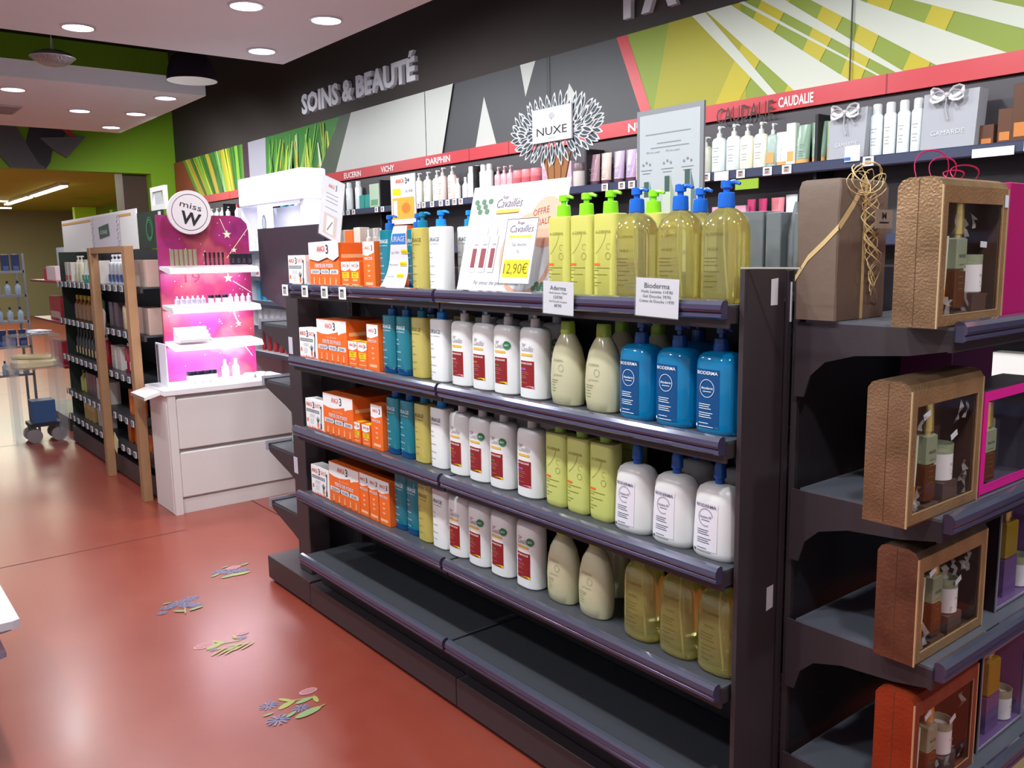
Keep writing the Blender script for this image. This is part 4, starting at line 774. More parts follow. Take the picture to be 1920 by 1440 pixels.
t = thing('brand_tree_sign', 'tree-shaped display sign with white outlined leaves and a nameplate', 'display sign', (-2.205, 1.95, 1.431))
TRK = M('trunk_brown', '#a0683a', .5)
MB().prism([(-.05, 0, 0), (.05, 0, 0), (.035, 0, .20), (.045, 0, .36), (.07, 0, .44), (-.07, 0, .44), (-.04, 0, .36), (-.032, 0, .20)], (0, .006, 0), TRK).build('trunk', t, smooth=0)
lb = MB(); L = Lab(lb, front(0, 0), .001); 
for x in (-.02, -.004, .012): L.line((x, .05), (x+(x)*1.2, .42), .003, M('trunk_dark', '#5a3418', .5))
lb.build('trunk_grain', t, smooth=0)
rd = random.Random(8); lm = MB(); LD = M('leaf_charcoal', '#3c4a4e', .5)
for ring, (rx, rz, n) in enumerate(((.235, .095, 44), (.19, .072, 36), (.145, .052, 30), (.10, .03, 20), (.05, .012, 10))):
    for k in range(n):
        a = 2*pi*(k+.5*(ring % 2))/n+rd.uniform(-.05, .05); cx, cz = rx*cos(a)*.88, .52+rz*sin(a)*.95; ang = math.atan2(sin(a)*1.0+.25*abs(cos(a)), cos(a)*.8)+rd.uniform(-.3, .3)
        l, wd = rd.uniform(.026, .032), .0085; y = -.002-.0015*((k+ring) % 4)-.004*(ring % 2)
        for m, s_, dy in ((PAPER, 1.0, 0), (LD, .66, -.0007)):
            pts = [(l*s_*math.cos(pi*q/6) if q <= 6 else 0, 0) for q in range(1)]
            P_ = []
            for q in range(12):
                b = 2*pi*q/12; u = l*s_*cos(b); vv_ = wd*s_*sin(b)*(1-abs(cos(b))**3*.7); P_.append((cx+u*cos(ang)-vv_*sin(ang), y+dy, cz+u*sin(ang)+vv_*cos(ang)))
            if m is PAPER: lm.prism(P_, (0, .001, 0), m)
            else: lm.poly(P_, m)
lm.build('foliage', t, smooth=0)
MB().box(-.098, .096, -.018, -.014, .480, .588, PAPER).box(-.1, .098, -.0139, -.013, .478, .590, GREYINK).build('nameplate', t, smooth=0)
lb = MB(); L = Lab(lb, front(0, -.018), .0006); L.text('NUXE', 0, .502, .026, INK, 1, w=.150); L.disc(0, .562, .014, .010, M('logo_grey', '#b8b8bc', .5)); L.rect(-.001, .545, .001, .555, M('logo_grey', '#b8b8bc', .5)); L.text('PARIS', 0, .489, .005, M('logo_grey', '#b8b8bc', .5), 1, w=.04); lb.build('nameplate_lettering', t, smooth=0)
# ---------------- wall shelving behind ----------------
ws = thing('wall_shelving', 'dark wall shelving running the whole length under the red header', 'shelf unit', (-5, 3.95, 0))
WB = M('wall_unit_grey', '#4b474c', .5); NOSE = M('navy_shelf_nose', '#3a3f58', .3, coat=.4)
part(MB().box(-11.5, .2, 3.955, 3.985, 0, 2.24, WB), 'back_board', ws)
ZW = [1.95, 1.60, 1.25, .90, .50]
for z in ZW: part(MB().box(-11.5, .2, 3.77, 3.955, z-.012, z, WB).box(-11.5, .2, 3.735, 3.77, z-.045, z+.004, NOSE, b=.006), 'shelf', ws)
for x in (-11.5, -10.2, -8.9, -7.72, -6.55, -5.2, -4.02, -2.42, -1.2, .1): part(MB().box(x-.008, x+.008, 3.80, 3.955, .12, 2.18, M('divider_black', '#1e1c20', .4)), 'divider', ws)
part(MB().box(-11.5, .2, 3.77, 3.955, .0, .12, BLACK), 'plinth', ws)
FW = 3.855
def wbottle(kind, body, cap, w, h, d=None, band=None, n=2.2, trans=0):
    d = d or w*.7; bm = hexm(body, .3, coat=.3, trans=trans); cm = hexm(cap, .35)
    nm = {'pump': 'pump_bottle', 'spray': 'aerosol_can', 'tube': 'cosmetic_tube', 'jar': 'cosmetic_jar', 'box': 'carton', 'flask': 'bottle'}[kind]
    t = thing(nm, 'small shop product standing on a shelf', {'pump': 'pump bottle', 'spray': 'aerosol', 'tube': 'tube', 'jar': 'jar', 'box': 'box', 'flask': 'bottle'}[kind])
    if kind == 'pump':
        hb = h*.76; MB().loft([(0, .95, .95), (.004, 1, 1), (hb*.88, 1, 1), (hb*.96, .8, .85), (hb, .4, .5)], w, d, n, bm, 16).build('body', t)
        pump(t, hb, cm, w*.16, h-hb, w*.34, ang=.4, collar=.35)
    elif kind == 'spray':
        MB().lathe([(w/2*.96, 0), (w/2, .004), (w/2, h*.76), (w/2*.8, h*.80)], bm, 18).build('body', t); MB().lathe([(w/2*.74, h*.80), (w/2*.74, h*.97), (w/2*.6, h)], cm, 18).build('cap', t)
    elif kind == 'tube':
        MB().loft([(0, .8, .95), (h*.14, .8, .95)], w, d, 2, cm, 16).build('cap', t); MB().loft([(h*.14, .84, 1), (h*.6, .95, .6), (h, 1.05, .08)], w, d, 2, bm, 16).build('body', t)
    elif kind == 'jar':
        MB().lathe([(w/2*.95, 0), (w/2, .004), (w/2, h*.66)], bm, 18).build('body', t); MB().lathe([(w/2*1.02, h*.66), (w/2*1.02, h*.97), (w/2*.96, h)], cm, 18).build('lid', t)
    elif kind == 'flask':
        MB().loft([(0, .9, .9), (.004, 1, 1), (h*.62, 1, 1), (h*.74, .45, .5), (h*.84, .36, .4)], w, d, n, bm, 16).build('body', t); MB().lathe([(w*.19, h*.82), (w*.19, h*.99), (w*.15, h)], cm, 14).build('cap', t)
    else: MB().box(-w/2, w/2, -d/2, d/2, 0, h, bm, b=.001).build('box', t, smooth=0)
    lb = MB(); y0 = -d/2-.0006 if kind != 'spray' else -w/2-.0006; L = Lab(lb, front(0, y0), .0004); im = hexm(band or '#9a9aa2', .5)
    if band: L.rect(-w*.36, h*.10, w*.36, h*.34, im)
    else:
        for q, ww in ((.52, .5), (.46, .34), (.34, .44), (.28, .3), (.22, .4)): L.rect(-w*ww/2, h*q, w*ww/2, h*q+h*.012, im)
    lb.build('print', t, smooth=0); return t
def run(protos, xs, z, label, group, y=FW, hs=None):
    """a row of the same things; each label says which one counting from the left"""
    n = len(xs)
    for i, x in enumerate(xs):
        p = protos[i % len(protos)]
        place(p, (x, y, z+.001), (ORD[i]+' '+label if n > 1 else label), group if n > 1 else None, sc=(1, 1, hs[i % len(hs)]) if hs else None)
def span(a, b, n): return [a+(b-a)*i/(n-1) if n > 1 else (a+b)/2 for i in range(n)]
Z1, Z2, Z3, Z4, Z5 = [z+.005 for z in ZW]
run([wbottle('pump', '#e9efe8', '#d4dad8', .085, .19), ], span(-10.9, -10.2, 5), Z1, 'white pump bottle from left high behind the round disc sign', 'white pump bottles at the far wall end')
run([wbottle('flask', '#dfe4ee', '#c84a5a', .08, .2)], span(-9.9, -9.1, 6), Z1, 'pale red-capped bottle from left behind the lit canopy', 'red-capped bottles behind the canopy')
run([wbottle('pump', '#1f9fb8', '#1878d8', .085, .235, n=4)], span(-8.62, -8.42, 2), Z1, 'teal blue-capped pump bottle from left beside the canopy post', 'teal bottles on the wall shelf')
run([wbottle('pump', '#eef0f0', '#1878d8', .09, .235, n=4)], span(-8.28, -8.12, 2), Z1, 'white blue-capped pump bottle from left beside the canopy post', 'white blue-capped wall bottles')
run([wbottle('pump', '#cfbd55', '#1878b8', .085, .235, n=4)], [-7.95], Z1, 'yellow blue-capped pump bottle on wall shelf beside the tilted leaflet stand', 'x')
run([wbottle('spray', '#eef2f2', '#e4e8ec', .065, .25)], span(-7.36, -7.02, 3), Z1, 'tall white aerosol from left under the VICHY lettering', 'tall white aerosols under the vichy lettering')
run([wbottle('flask', '#d8e8e8', '#c22a3a', .06, .2)], [-7.5], Z1, 'white bottle with bright red cap left of the tall white aerosols', 'x')
run([wbottle('box', '#2f9c92', '#ffffff', .085, .12)], span(-6.92, -6.82, 2), Z1, 'teal carton from left in front of the green leaf box', 'teal cartons under the vichy lettering')
run([wbottle('box', '#bcd0b8', '#ffffff', .16, .20, .1, band='#6fa078')], [-6.66], Z1, 'pale box with green leaf print on the wall shelf', 'x')
run([wbottle('pump', '#e8e6da', '#d8d8d4', .09, .24)], span(-6.02, -5.76, 3), Z1, 'ivory pump bottle from left under the DARPHIN lettering', 'ivory pump bottles')
run([wbottle('pump', '#e6cfc8', '#cfcac6', .09, .255)], span(-5.68, -5.55, 2), Z1, 'pinkish pump bottle from left right of the ivory ones', 'pinkish pump bottles')
run([wbottle('flask', '#efeeea', '#e6e6e4', .06, .16)], span(-5.48, -5.38, 2), Z1, 'short white bottle from left right of the pinkish pump pair', 'short white bottles')
run([wbottle('spray', '#eceeea', '#dcdedc', .06, .23)], span(-5.30, -5.08, 4), Z1, 'slim white bottle from left beside the shelf divider', 'slim white bottles')
run([wbottle('pump', '#dba8b0', '#e6b8bc', .062, .2)], span(-4.98, -4.84, 3), Z1, 'pink pump bottle from left above the promotional poster', 'pink pump bottles')
run([wbottle('jar', '#c8606a', '#d87a80', .09, .155)], span(-4.74, -4.55, 3), Z1, 'salmon jar from left above the promotional poster', 'salmon jars')
run([wbottle('spray', '#d8b4c6', '#d2a8c0', .08, .25)], [-4.44], Z1, 'tall lilac can left of the brand tree trunk', 'x')
run([wbottle('box', '#cdb0c4', '#ffffff', .07, .17)], span(-4.36, -4.22, 3), Z1, 'lilac carton from left behind the brand tree trunk', 'lilac cartons')
run([wbottle('jar', '#d8cdc6', '#6a5258', .1, .15)], [-4.12], Z1, 'cream and brown jar right of the brand tree trunk', 'x')
for i, (x, c, l) in enumerate(((-3.99, '#a8808e', 'mauve'), (-3.89, '#cbb6aa', 'beige'), (-3.78, '#b8a0bc', 'lavender'), (-3.68, '#b49ac0', 'deeper lavender'))):
    run([wbottle('tube', c, '#5c3a4c', .085, .19)], [x], Z1, '%s tube with dark cap on wall shelf right of the brand tree sign' % l, 'x')
run([wbottle('pump', '#e4c8bc', '#e8d4cc', .075, .235)], span(-3.60, -3.40, 3), Z1, 'peach pump bottle from left, just left of the silver poster frame', 'peach pump bottles')
run([wbottle('pump', '#dfe0cc', '#d8dcd8', .085, .2, trans=.3)], span(-3.22, -3.13, 2), Z1, 'clear pump bottle from left beside the silver frame edge', 'clear pump bottles')
run([wbottle('pump', '#dfe6e6', '#dadede', .085, .245)], span(-3.035, -2.94, 2), Z1, 'tall pale pump bottle from left under the black lettering', 'tall pale pump bottles')
run([wbottle('pump', '#ece9d2', '#d8d8d4', .08, .235)], span(-2.855, -2.77, 2), Z1, 'cream pump bottle from left under the white CAUDALIE lettering', 'cream pump bottles')
run([wbottle('pump', '#a8bcb4', '#d8d8d4', .06, .22, band='#e0a060')], [-2.70], Z1, 'grey green pump bottle with orange base band', 'x')
run([wbottle('tube', '#eef0ea', '#e8a860', .075, .17)], [-2.64], Z1, 'short white tube with orange cap right of the grey green pump', 'x')
run([wbottle('box', '#f0f2ec', '#ffffff', .05, .205, band='#e8a860')], [-2.585], Z1, 'tall narrow white carton with orange foot', 'x')
run([wbottle('tube', '#7f9c86', '#e8a860', .085, .19)], span(-2.525, -2.435, 2), Z1, 'green tube with orange cap from left beside the black divider', 'green orange-capped tubes', hs=[1, 1.02])
run([wbottle('box', '#b8c8a4', '#ffffff', .03, .19, band='#e8a860')], [-2.375], Z1, 'thin green carton just right of the black divider', 'x')
# grey gift bags with bows
BAGG = M('bag_grey', '#a6a7ae', .55); BOW = M('satin_silver', '#cfced2', .25, sheen=1, coat=.3)
def gbag(x, w, h, label, txt=1):
    t = thing('gift_bag', label, 'gift bag', (x, FW-.015, Z1+.001), group=None)
    MB().prism([(-w/2, -.04, 0), (w/2, -.04, 0), (w/2+.01, -.035, h), (-w/2+.005, -.035, h)], (0, .08, 0), BAGG).build('bag', t, smooth=0)
    lb = MB(); L = Lab(lb, front(0, -.0405), .0008); L.text('GAMARDE', 0, h*.25, .020, PAPER, 1, w=w*.62); lb.build('print', t, smooth=0)
    mb = MB(); rd = random.Random(int(-x*100)); z = h*.93
    for s_, ang in ((-1, 2.6), (-1, 3.3), (1, .5), (1, -.1)):
        pts = []; 
        for k in range(10): a = pi*2*k/9; r = .035; pts.append((s_*(.01+r*(1-cos(a))*.8), -.055-.012*sin(a)**2, z+.02*sin(a)+s_*.0+(.02 if ang in (.5, 2.6) else -.008)*(1-cos(a))/2))
        mb.tube(pts, .008, BOW, 8, flat=.35)
    mb.tube([(0, -.055, z), (-.008, -.05, z-.05), (.004, -.048, z-.10)], .008, BOW, 8, flat=.3); mb.tube([(.005, -.055, z), (.03, -.05, z-.035), (.045, -.048, z-.06)], .007, BOW, 8, flat=.3); mb.lathe([(.004, -.01), (.010, 0), (.004, .01)], BOW, 10, 0, -.06, z)
    mb.build('bow', t)
gbag(-2.265, .18, .225, 'left grey paper gift bag with silver bow on the wall shelf'); gbag(-1.80, .225, .235, 'right grey paper gift bag with silver bow on the wall shelf')
run([wbottle('spray', '#e6ecee', '#d2d4d8', .055, .235)], span(-2.145, -1.955, 4), Z1, 'white pale-capped aerosol from left between the grey gift bags', 'white aerosols between the gift bags')
run([wbottle('box', '#5e3a26', '#ffffff', .055, .14, band='#c87a3a')], span(-1.655, -1.585, 2), Z1, 'brown carton with orange trim from left beside the right gift bag', 'brown cartons', hs=[.6, 1])
run([wbottle('box', '#5a3824', '#ffffff', .065, .23, band='#c87a3a')], span(-1.525, -1.455, 2), Z1, 'tall brown carton from left at the right photo edge', 'tall brown cartons')
run([wbottle('box', '#8fb4c8', '#ffffff', .06, .16)], [-1.38], Z1, 'pale blue carton on the wall shelf at the right photo edge', 'x')
tag(MB().box(-2.225, -2.150, 3.727, 3.732, 1.935, 2.005, PAPER).box(-2.224, -2.195, 3.7265, 3.727, 1.94, 1.955, M('tag_blue', '#2f6ab4', .5)).build('shelf_card', smooth=0), 'white shelf card with blue corner in front of the left gift bag', 'price card')
tag(MB().box(-1.66, -1.50, 3.727, 3.732, 1.90, 1.935, PAPER).build('shelf_card', smooth=0), 'wide white shelf card under the brown cartons', 'price card')
tag(MB().box(-2.965, -2.875, 3.727, 3.732, 1.905, 1.95, PAPER).build('shelf_card', smooth=0), 'wide white shelf card below the cream pump bottles', 'price card')
_wt = price_tag(.052, .042, kind=1).build('price_tag', smooth=0)
txs = [-7.55, -7.47, -7.39, -7.31, -7.2, -7.1, -7.0, -6.9, -6.5, -6.4, -6.02, -5.93, -5.84, -5.77, -5.65, -5.53, -5.44, -5.35, -5.27, -3.78, -3.56, -3.64, -3.10, -3.02, -2.80, -2.64, -2.53, -2.11, -1.44, -8.5, -8.4, -8.25, -8.15, -8.0]
for i, x in enumerate(sorted(txs)):
    o = _wt if i == 0 else _wt.copy()
    if i: C.objects.link(o)
    o.location = (x, 3.732, 1.950); a, b = divmod(i, 12)
    tag(o, '%s white price tag from left along the %s third of the upper wall shelf edge' % (ORD[b], ('left', 'middle', 'right')[a]), 'price tag', 'price tags on the upper wall shelf edge')
# second wall shelf, seen between things
run([wbottle('box', '#d8a0b8', '#ffffff', .1, .17, band='#b02a6a')], span(-3.0, -2.88, 2), Z2, 'pink carton from left on the lower wall shelf right of blue pumps', 'pink cartons on the lower wall shelf')
run([wbottle('tube', '#c8286a', '#b01a56', .05, .2)], span(-2.82, -2.75, 2), Z2, 'magenta tube from left on the lower wall shelf', 'magenta tubes')
run([wbottle('tube', '#e07a84', '#d8626e', .075, .2)], [-2.66], Z2, 'salmon pink tube on the lower wall shelf', 'x')
run([wbottle('tube', '#dfe2e8', '#e8eaee', .065, .21)], span(-2.58, -2.5, 2), Z2, 'white tube from left on the lower wall shelf', 'white tubes on the lower wall shelf')
run([wbottle('spray', '#a8aab8', '#8c90a0', .07, .26)], [-2.41], Z2, 'tall grey can on the lower wall shelf beside the white tubes', 'x')
run([wbottle('flask', '#4f7a58', '#2f5a3a', .06, .16)], span(-2.33, -2.2, 3), Z2, 'green bottle from left behind the brown parcel', 'green bottles on the lower wall shelf')
tag(MB().box(-2.83, -2.69, 3.727, 3.732, 1.85, 1.90, M('lime_card', '#8eae28', .5)).build('shelf_card', smooth=0), 'lime green card hanging under the upper wall shelf', 'shelf card')
run([wbottle('flask', '#e8e8f0', '#f0f0f4', .07, .19)], span(-9.3, -8.1, 7), Z2, 'white bottle from left on the lower wall shelf behind the canopy unit', 'white bottles on the lower wall shelf')
run([wbottle('box', '#d8d4cc', '#ffffff', .09, .18)], span(-7.6, -6.7, 6), Z2, 'pale carton from left on the lower wall shelf behind the leaflets', 'pale cartons on the lower wall shelf')
run([wbottle('flask', '#c9b7a6', '#e6e0da', .07, .17)], span(-4.6, -3.3, 8), Z2, 'beige bottle from left on the lower wall shelf behind the lime pumps', 'beige bottles on the lower wall shelf')
run([wbottle('box', '#e6e2da', '#ffffff', .1, .2, band='#3a8a4a')], span(-1.95, -1.45, 4), Z3-.15+.15, 'white carton with green band from left, seen under the top end shelf', 'white cartons seen under the end shelf')
run([wbottle('box', '#ece9e4', '#ffffff', .13, .2)], span(-2.0, -1.5, 4), Z4, 'large white carton from left on the fourth wall shelf behind gift boxes', 'large white cartons on the wall')
run([wbottle('jar', '#3f9a3a', '#2f7a2a', .1, .12)], span(-1.3, -1.1, 2), Z3, 'green tub from left at the right photo edge under the end shelf', 'green tubs on the wall')
# ---------------- lit white display tower in the background ----------------
GLOW = M('lightbox_white', '#ffffff', .4, emit=1.5, ecol='#f2f0ff'); LW_ = M('tower_white', '#eeeef6', .4)
t = thing('lit_display_tower', 'glowing white illuminated display tower with canopy in the background', 'display tower', (-7.0, 3.1, 0))
part(MB().box(-7.65, -6.38, 3.0, 3.22, 1.99, 2.235, M('canopy_side', '#e6e2f0', .4, emit=.25, ecol='#e8e4ff'), b=.01).box(-7.64, -6.39, 2.996, 3.0, 2.0, 2.225, GLOW), 'canopy', t)
part(MB().box(-7.70, -7.62, 3.0, 3.3, 0, 1.99, LW_), 'left_post', t); part(MB().box(-6.45, -6.38, 3.02, 3.2, 0, 1.99, LW_), 'right_post', t)
o = part(MB().box(-7.62, -6.46, 3.30, 3.34, 0, 1.99, M('tower_back', '#cfd0dc', .5)), 'back_panel', t)
part(MB().box(-7.30, -7.05, 3.02, 3.05, 1.62, 1.99, GLOW), 'lit_column', t); 
lb = MB(); L = Lab(lb, front(0, 3.02), .002); L.disc(-7.17, 1.83, .05, .08, M('oval_grey', '#9aa8b8', .5), 1, 24); L.disc(-7.17, 1.83, .035, .06, M('oval_pale', '#dfe6ee', .5), 2, 24); part(lb, 'oval_logo', t)
for z in (1.60, 1.38, 1.17, .95, .72): part(MB().box(-7.62, -6.46, 3.0, 3.3, z-.02, z, LW_).box(-7.62, -6.46, 2.99, 3.0, z-.03, z+.005, M('tower_edge', '#5a5e70', .4)), 'shelf', t)
for z in (1.9, 1.52, 1.1): light('tower_light', 'AREA', (-7.0, 3.12, z+.06), 1.6, (.92, .94, 1), None, (0, 0, 0), shape='RECTANGLE', size=1.0, size_y=.15)
WT = [wbottle('flask', '#f0f0f6', '#e8e8f0', .06, .16), wbottle('box', '#eeeaf0', '#ffffff', .07, .15, band='#c84a5a'), wbottle('tube', '#e04a50', '#d83a40', .055, .17), wbottle('box', '#3aa0c8', '#ffffff', .07, .16), wbottle('jar', '#eef0f6', '#c8ccd8', .07, .1)]
nmz = {1.60: 'top', 1.38: 'second', 1.17: 'third', .95: 'fourth', .72: 'lowest'}
pk = {1.60: 0, 1.38: 1, 1.17: 3, .95: 1, .72: 2}; KN = ['white bottle', 'white red-banded carton', 'red tube', 'blue carton', 'white jar']
for z, nm in nmz.items(): run([WT[pk[z]]], span(-7.52, -6.62, 8 if z < 1.6 else 7), z, '%s from left on the %s shelf of the lit display tower' % (KN[pk[z]], nm), '%ss on the lit tower' % KN[pk[z]], y=3.10)
# dark stepped totem between the tower and the gondola
TM = M('totem_plum_black', '#2e2832', .45)
t = thing('dark_totem', 'tall dark plum coloured totem panel behind the left end of the gondola', 'totem', (-5.0, 2.34, 0))
part(MB().prism([(-5.18, 2.30, 0), (-4.62, 2.30, 0), (-4.62, 2.30, 1.735), (-5.58, 2.30, 1.735), (-5.58, 2.30, 1.30), (-5.18, 2.30, 1.22)], (0, .10, 0), TM), 'panel', t)
part(MB().tube([(-5.02+.028*cos(2*pi*k/16), 2.292, 1.47+.030*sin(2*pi*k/16)) for k in range(16)], .004, M('ring_metal', '#b8b4c0', .3, metal=.8), 6, closed=True), 'ring', t, smooth=40)
place(_pf, (-3.88+.0, 1.95, 1.2455), 'gold-capped tall tester bottle standing before the dark totem', 'tall tester bottles', sc=(1.3, 1.3, 1.75))
# things on the left end shelves
t = thing('green_carton', 'pale green carton printed with leaves and orange slices on left end bracket shelf', 'box', (-3.80, 1.85, .6605)); MB().box(-.10, .10, -.13, .13, 0, .155, M('pale_green_card', '#a9bda0', .5), b=.002).build('box', t, smooth=0)
lb = MB(); rd = random.Random(4)
for L, w in ((Lab(lb, front(0, -.13), .0006), .2), (Lab(lb, sideX(.10), .0006), .24)):
    for r in range(4):
        for k in range(6):
            u = -w/2+.02+(w-.03)*k/5.4; v = .022+r*.036; c = [('#5f8f3a', '#b6cc70'), ('#e08a2c', '#f0b060'), ('#6f9a3a', '#c4d47a'), ('#54705c', '#7f9a86')][r]
            if r == 1: L.poly([(u-.013, v-.01), (u+.013, v-.01), (u+.002, v+.014)], hexm(c[0], .5), 1); L.poly([(u-.006, v-.006), (u+.008, v-.006), (u+.002, v+.006)], hexm(c[1], .5), 2)
            else: L.disc(u, v, .009, .015 if r != 3 else .012, hexm(c[0], .5), 1, 10); L.disc(u+.001, v, .004, .008, hexm(c[1], .5), 2, 8)
lb.build('print', t, smooth=0); MB().box(-.099, .099, -.129, .129, .157, .19, film('clear_lid', '#dfe8ea', .25, .1)).build('clear_lid', t, smooth=0)
t = thing('white_tube', 'tall white tube with grey stripe standing on the lowest left end shelf', 'tube', (-3.70, 1.76, .3755)); MB().loft([(0, .95, .95), (.004, 1, 1), (.19, 1, 1), (.2, .8, .8), (.215, .7, .7), (.225, .6, .6)], .06, .045, 2.6, WHITE).build('body', t)
lb = MB(); L = Lab(lb, skin(.06, .045, 2.6, [(0, 1, 1), (.2, 1, 1)]), .0006); L.rect(-.008, .06, .012, .18, M('stripe_grey', '#a8aca6', .5)); L.rect(-.006, .015, .01, .05, M('stripe_grey', '#a8aca6', .5)); lb.build('print', t, smooth=0)
tag(MB().box(-.001, 0, -.02, .02, -.075, 0, M('clear_tag', '#c8c4d0', .3)).build('label_holder', loc=(-3.60, 1.598, .655), rz=-pi/2, smooth=0), 'pale vertical label holder on the bracket under the green carton', 'label holder', 'pale label holders on the left brackets')
tag(MB().box(-.001, 0, -.02, .02, -.075, 0, M('clear_tag', '#c8c4d0', .3)).build('label_holder', loc=(-3.585, 1.598, 1.20), rz=-pi/2, smooth=0), 'pale vertical label holder on the bracket under the top gondola rail', 'label holder', 'pale label holders on the left brackets')
t = thing('white_tube', 'white tube lying on its side on the upper left end shelf', 'tube', (-3.80, 1.86, 1.268)); MB().tube([(0, -.13, 0), (0, -.11, 0), (0, .06, 0), (0, .10, 0)], [.010, .020, .022, .012], WHITE, 14, flat=.85).build('body', t)
run([wbottle('box', '#e8e0e2', '#ffffff', .05, .14, band='#c05a6a')], span(-3.88, -3.72, 3), .976, 'small white and red carton from left on the third left end shelf', 'small cartons on the left end shelf', y=1.80)

# ---------------- white cabinet with the lit cosmetics display ----------------
CW = M('cabinet_white', '#dcd5d3', .4); CWT = M('counter_white', '#f2f0f4', .25, coat=.3)
t = thing('white_cabinet', 'white drawer cabinet carrying a lit cosmetics display at the aisle', 'cabinet', (-5.46, 1.94, 0))
part(MB().box(-5.64, -5.30, 1.55, 2.34, 0, .735, CW, b=.003), 'body', t)
part(MB().box(-5.30, -5.276, 1.60, 2.335, .40, .715, CW, b=.008), 'drawer', t, smooth=40); part(MB().box(-5.30, -5.276, 1.60, 2.335, .10, .385, CW, b=.008), 'drawer', t, smooth=40)
part(MB().box(-5.30, -5.274, 1.552, 1.598, 0, .735, CW), 'side_post', t); part(MB().box(-5.30, -5.29, 1.60, 2.335, 0, .09, CW), 'toe_board', t)
part(MB().box(-5.65, -5.265, 1.53, 2.36, .738, .775, CWT, b=.004), 'top', t)
part(MB().prism([(-5.63, 1.53, .74), (-5.34, 1.53, .74), (-5.34, 1.44, .715), (-5.63, 1.44, .715)], (0, 0, .02), CWT).box(-5.62, -5.35, 1.4385, 1.4395, .717, .733, M('holder_ink', '#8a8070', .5)), 'label_tray', t)
mg = bpy.data.materials.new('starry_magenta_print'); mg.use_nodes = True; nt = mg.node_tree; b = nt.nodes['Principled BSDF']; b.inputs['Roughness'].default_value = .35
tc = nt.nodes.new('ShaderNodeTexCoord'); n = nt.nodes.new('ShaderNodeTexNoise'); n.inputs['Scale'].default_value = 3.2; n.inputs['Detail'].default_value = 3; r = nt.nodes.new('ShaderNodeValToRGB')
for i, (p_, c_) in enumerate(((.3, '#702058'), (.42, '#9c2c6c'), (.52, '#8e2a50'), (.62, '#b0505c'), (.75, '#643070'))):
    e = r.color_ramp.elements[i] if i < 2 else r.color_ramp.elements.new(p_); e.position = p_; e.color = lin(c_)
nt.links.new(tc.outputs['Object'], n.inputs['Vector']); nt.links.new(n.outputs['Fac'], r.inputs[0]); nt.links.new(r.outputs[0], b.inputs['Base Color'])
t = thing('cosmetics_display', 'magenta starry counter display with lit white shelves on the white cabinet', 'display', (-5.5, 1.95, .776))
pts = [(1.655, .7765), (2.245, .7765), (2.245, 1.72), (2.235, 1.77), (2.20, 1.805), (2.15, 1.82), (1.665, 1.82)]
part(MB().prism([(-5.60, y, z) for y, z in pts], (-.025, 0, 0), mg), 'back_panel', t); part(MB().box(-5.60, -5.42, 1.645, 1.652, .7765, 1.82, M('side_clear', '#e8e0ec', .2, trans=.4)), 'side_wall', t) if False else None
lb = MB(); L = Lab(lb, sideX(-5.60), .0012); ST = M('star_cream', '#e8dcc0', .4); rd = random.Random(6)
def star(u, v, r, m): L.poly([(u+(r if k % 2 == 0 else r*.42)*sin(pi*k/5), v+(r if k % 2 == 0 else r*.42)*cos(pi*k/5)) for k in range(10)], m, 2)
for u, v, r_ in ((2.10, 1.70, .03), (2.14, 1.60, .02), (2.09, 1.42, .03), (2.10, 1.22, .03), (2.14, 1.12, .02), (2.16, .99, .02)): star(u, v, r_, ST)
for a, b2 in (((2.06, 1.80), (2.10, 1.70)), ((2.24, 1.74), (2.09, 1.55)), ((2.08, 1.47), (2.10, 1.42)), ((2.12, 1.40), (2.24, 1.32)), ((2.11, 1.2), (2.14, 1.12)), ((2.16, .99), (2.22, .9))): L.line(a, b2, .004, ST, 1)
for k in range(60): L.disc(rd.uniform(1.68, 2.23), rd.uniform(.85, 1.8), .003, .003, M('sparkle', '#f6e0f0', .4), 1, 6)
L.text('19', 1.86, 1.40, .06, M('deep_berry', '#7a1040', .4), 1, w=.10)
part(lb, 'star_print', t)
for i, z in enumerate((1.505, 1.265, 1.035)):
    s = part(MB().prism([(-5.60, 1.66, z), (-5.40, 1.66, z-.012), (-5.38, 1.66, z-.045), (-5.40, 1.66, z-.05), (-5.60, 1.66, z-.02)], (0, .555, 0), CWT), 'shelf', t)
    MB().quad((-5.3895, 1.70, z-.038), (-5.3895, 2.20, z-.038), (-5.3975, 2.20, z-.019), (-5.3975, 1.70, z-.019), M('strip_slate', '#5a5460', .4)).build('label_strip', s, smooth=0)
    MB().box(-5.58, -5.55, 1.70, 2.18, z-.035, z-.028, GLOW).build('light_strip', s, smooth=0)
    light('shelf_light', 'AREA', (-5.50, 1.94, z-.055), (2.2, 4, 6)[i], (.93, .93, 1), None, (0, radians(12), 0), shape='RECTANGLE', size=.12, size_y=.5)
t = thing('round_sign', 'round white sign reading miss W above the magenta display', 'sign', (-5.57, 1.855, 1.835)); mb = MB()
mb.prism([(0, .135*cos(2*pi*k/40), .135*sin(2*pi*k/40)) for k in range(40)], (.02, 0, 0), M('sign_white', '#d8d0d4', .4)); mb.build('disc', t, smooth=30)
lb = MB(); L = Lab(lb, sideX(.02), .0008); L.ring(0, 0, .112, .003, INK, 1, 40); L.text('miss', .005, .022, .038, INK, 1, w=.135, rot=-.25); L.text('W', -.005, -.075, .075, INK, 1, w=.125, bold=.03, rot=-.22); lb.build('lettering', t, smooth=0)
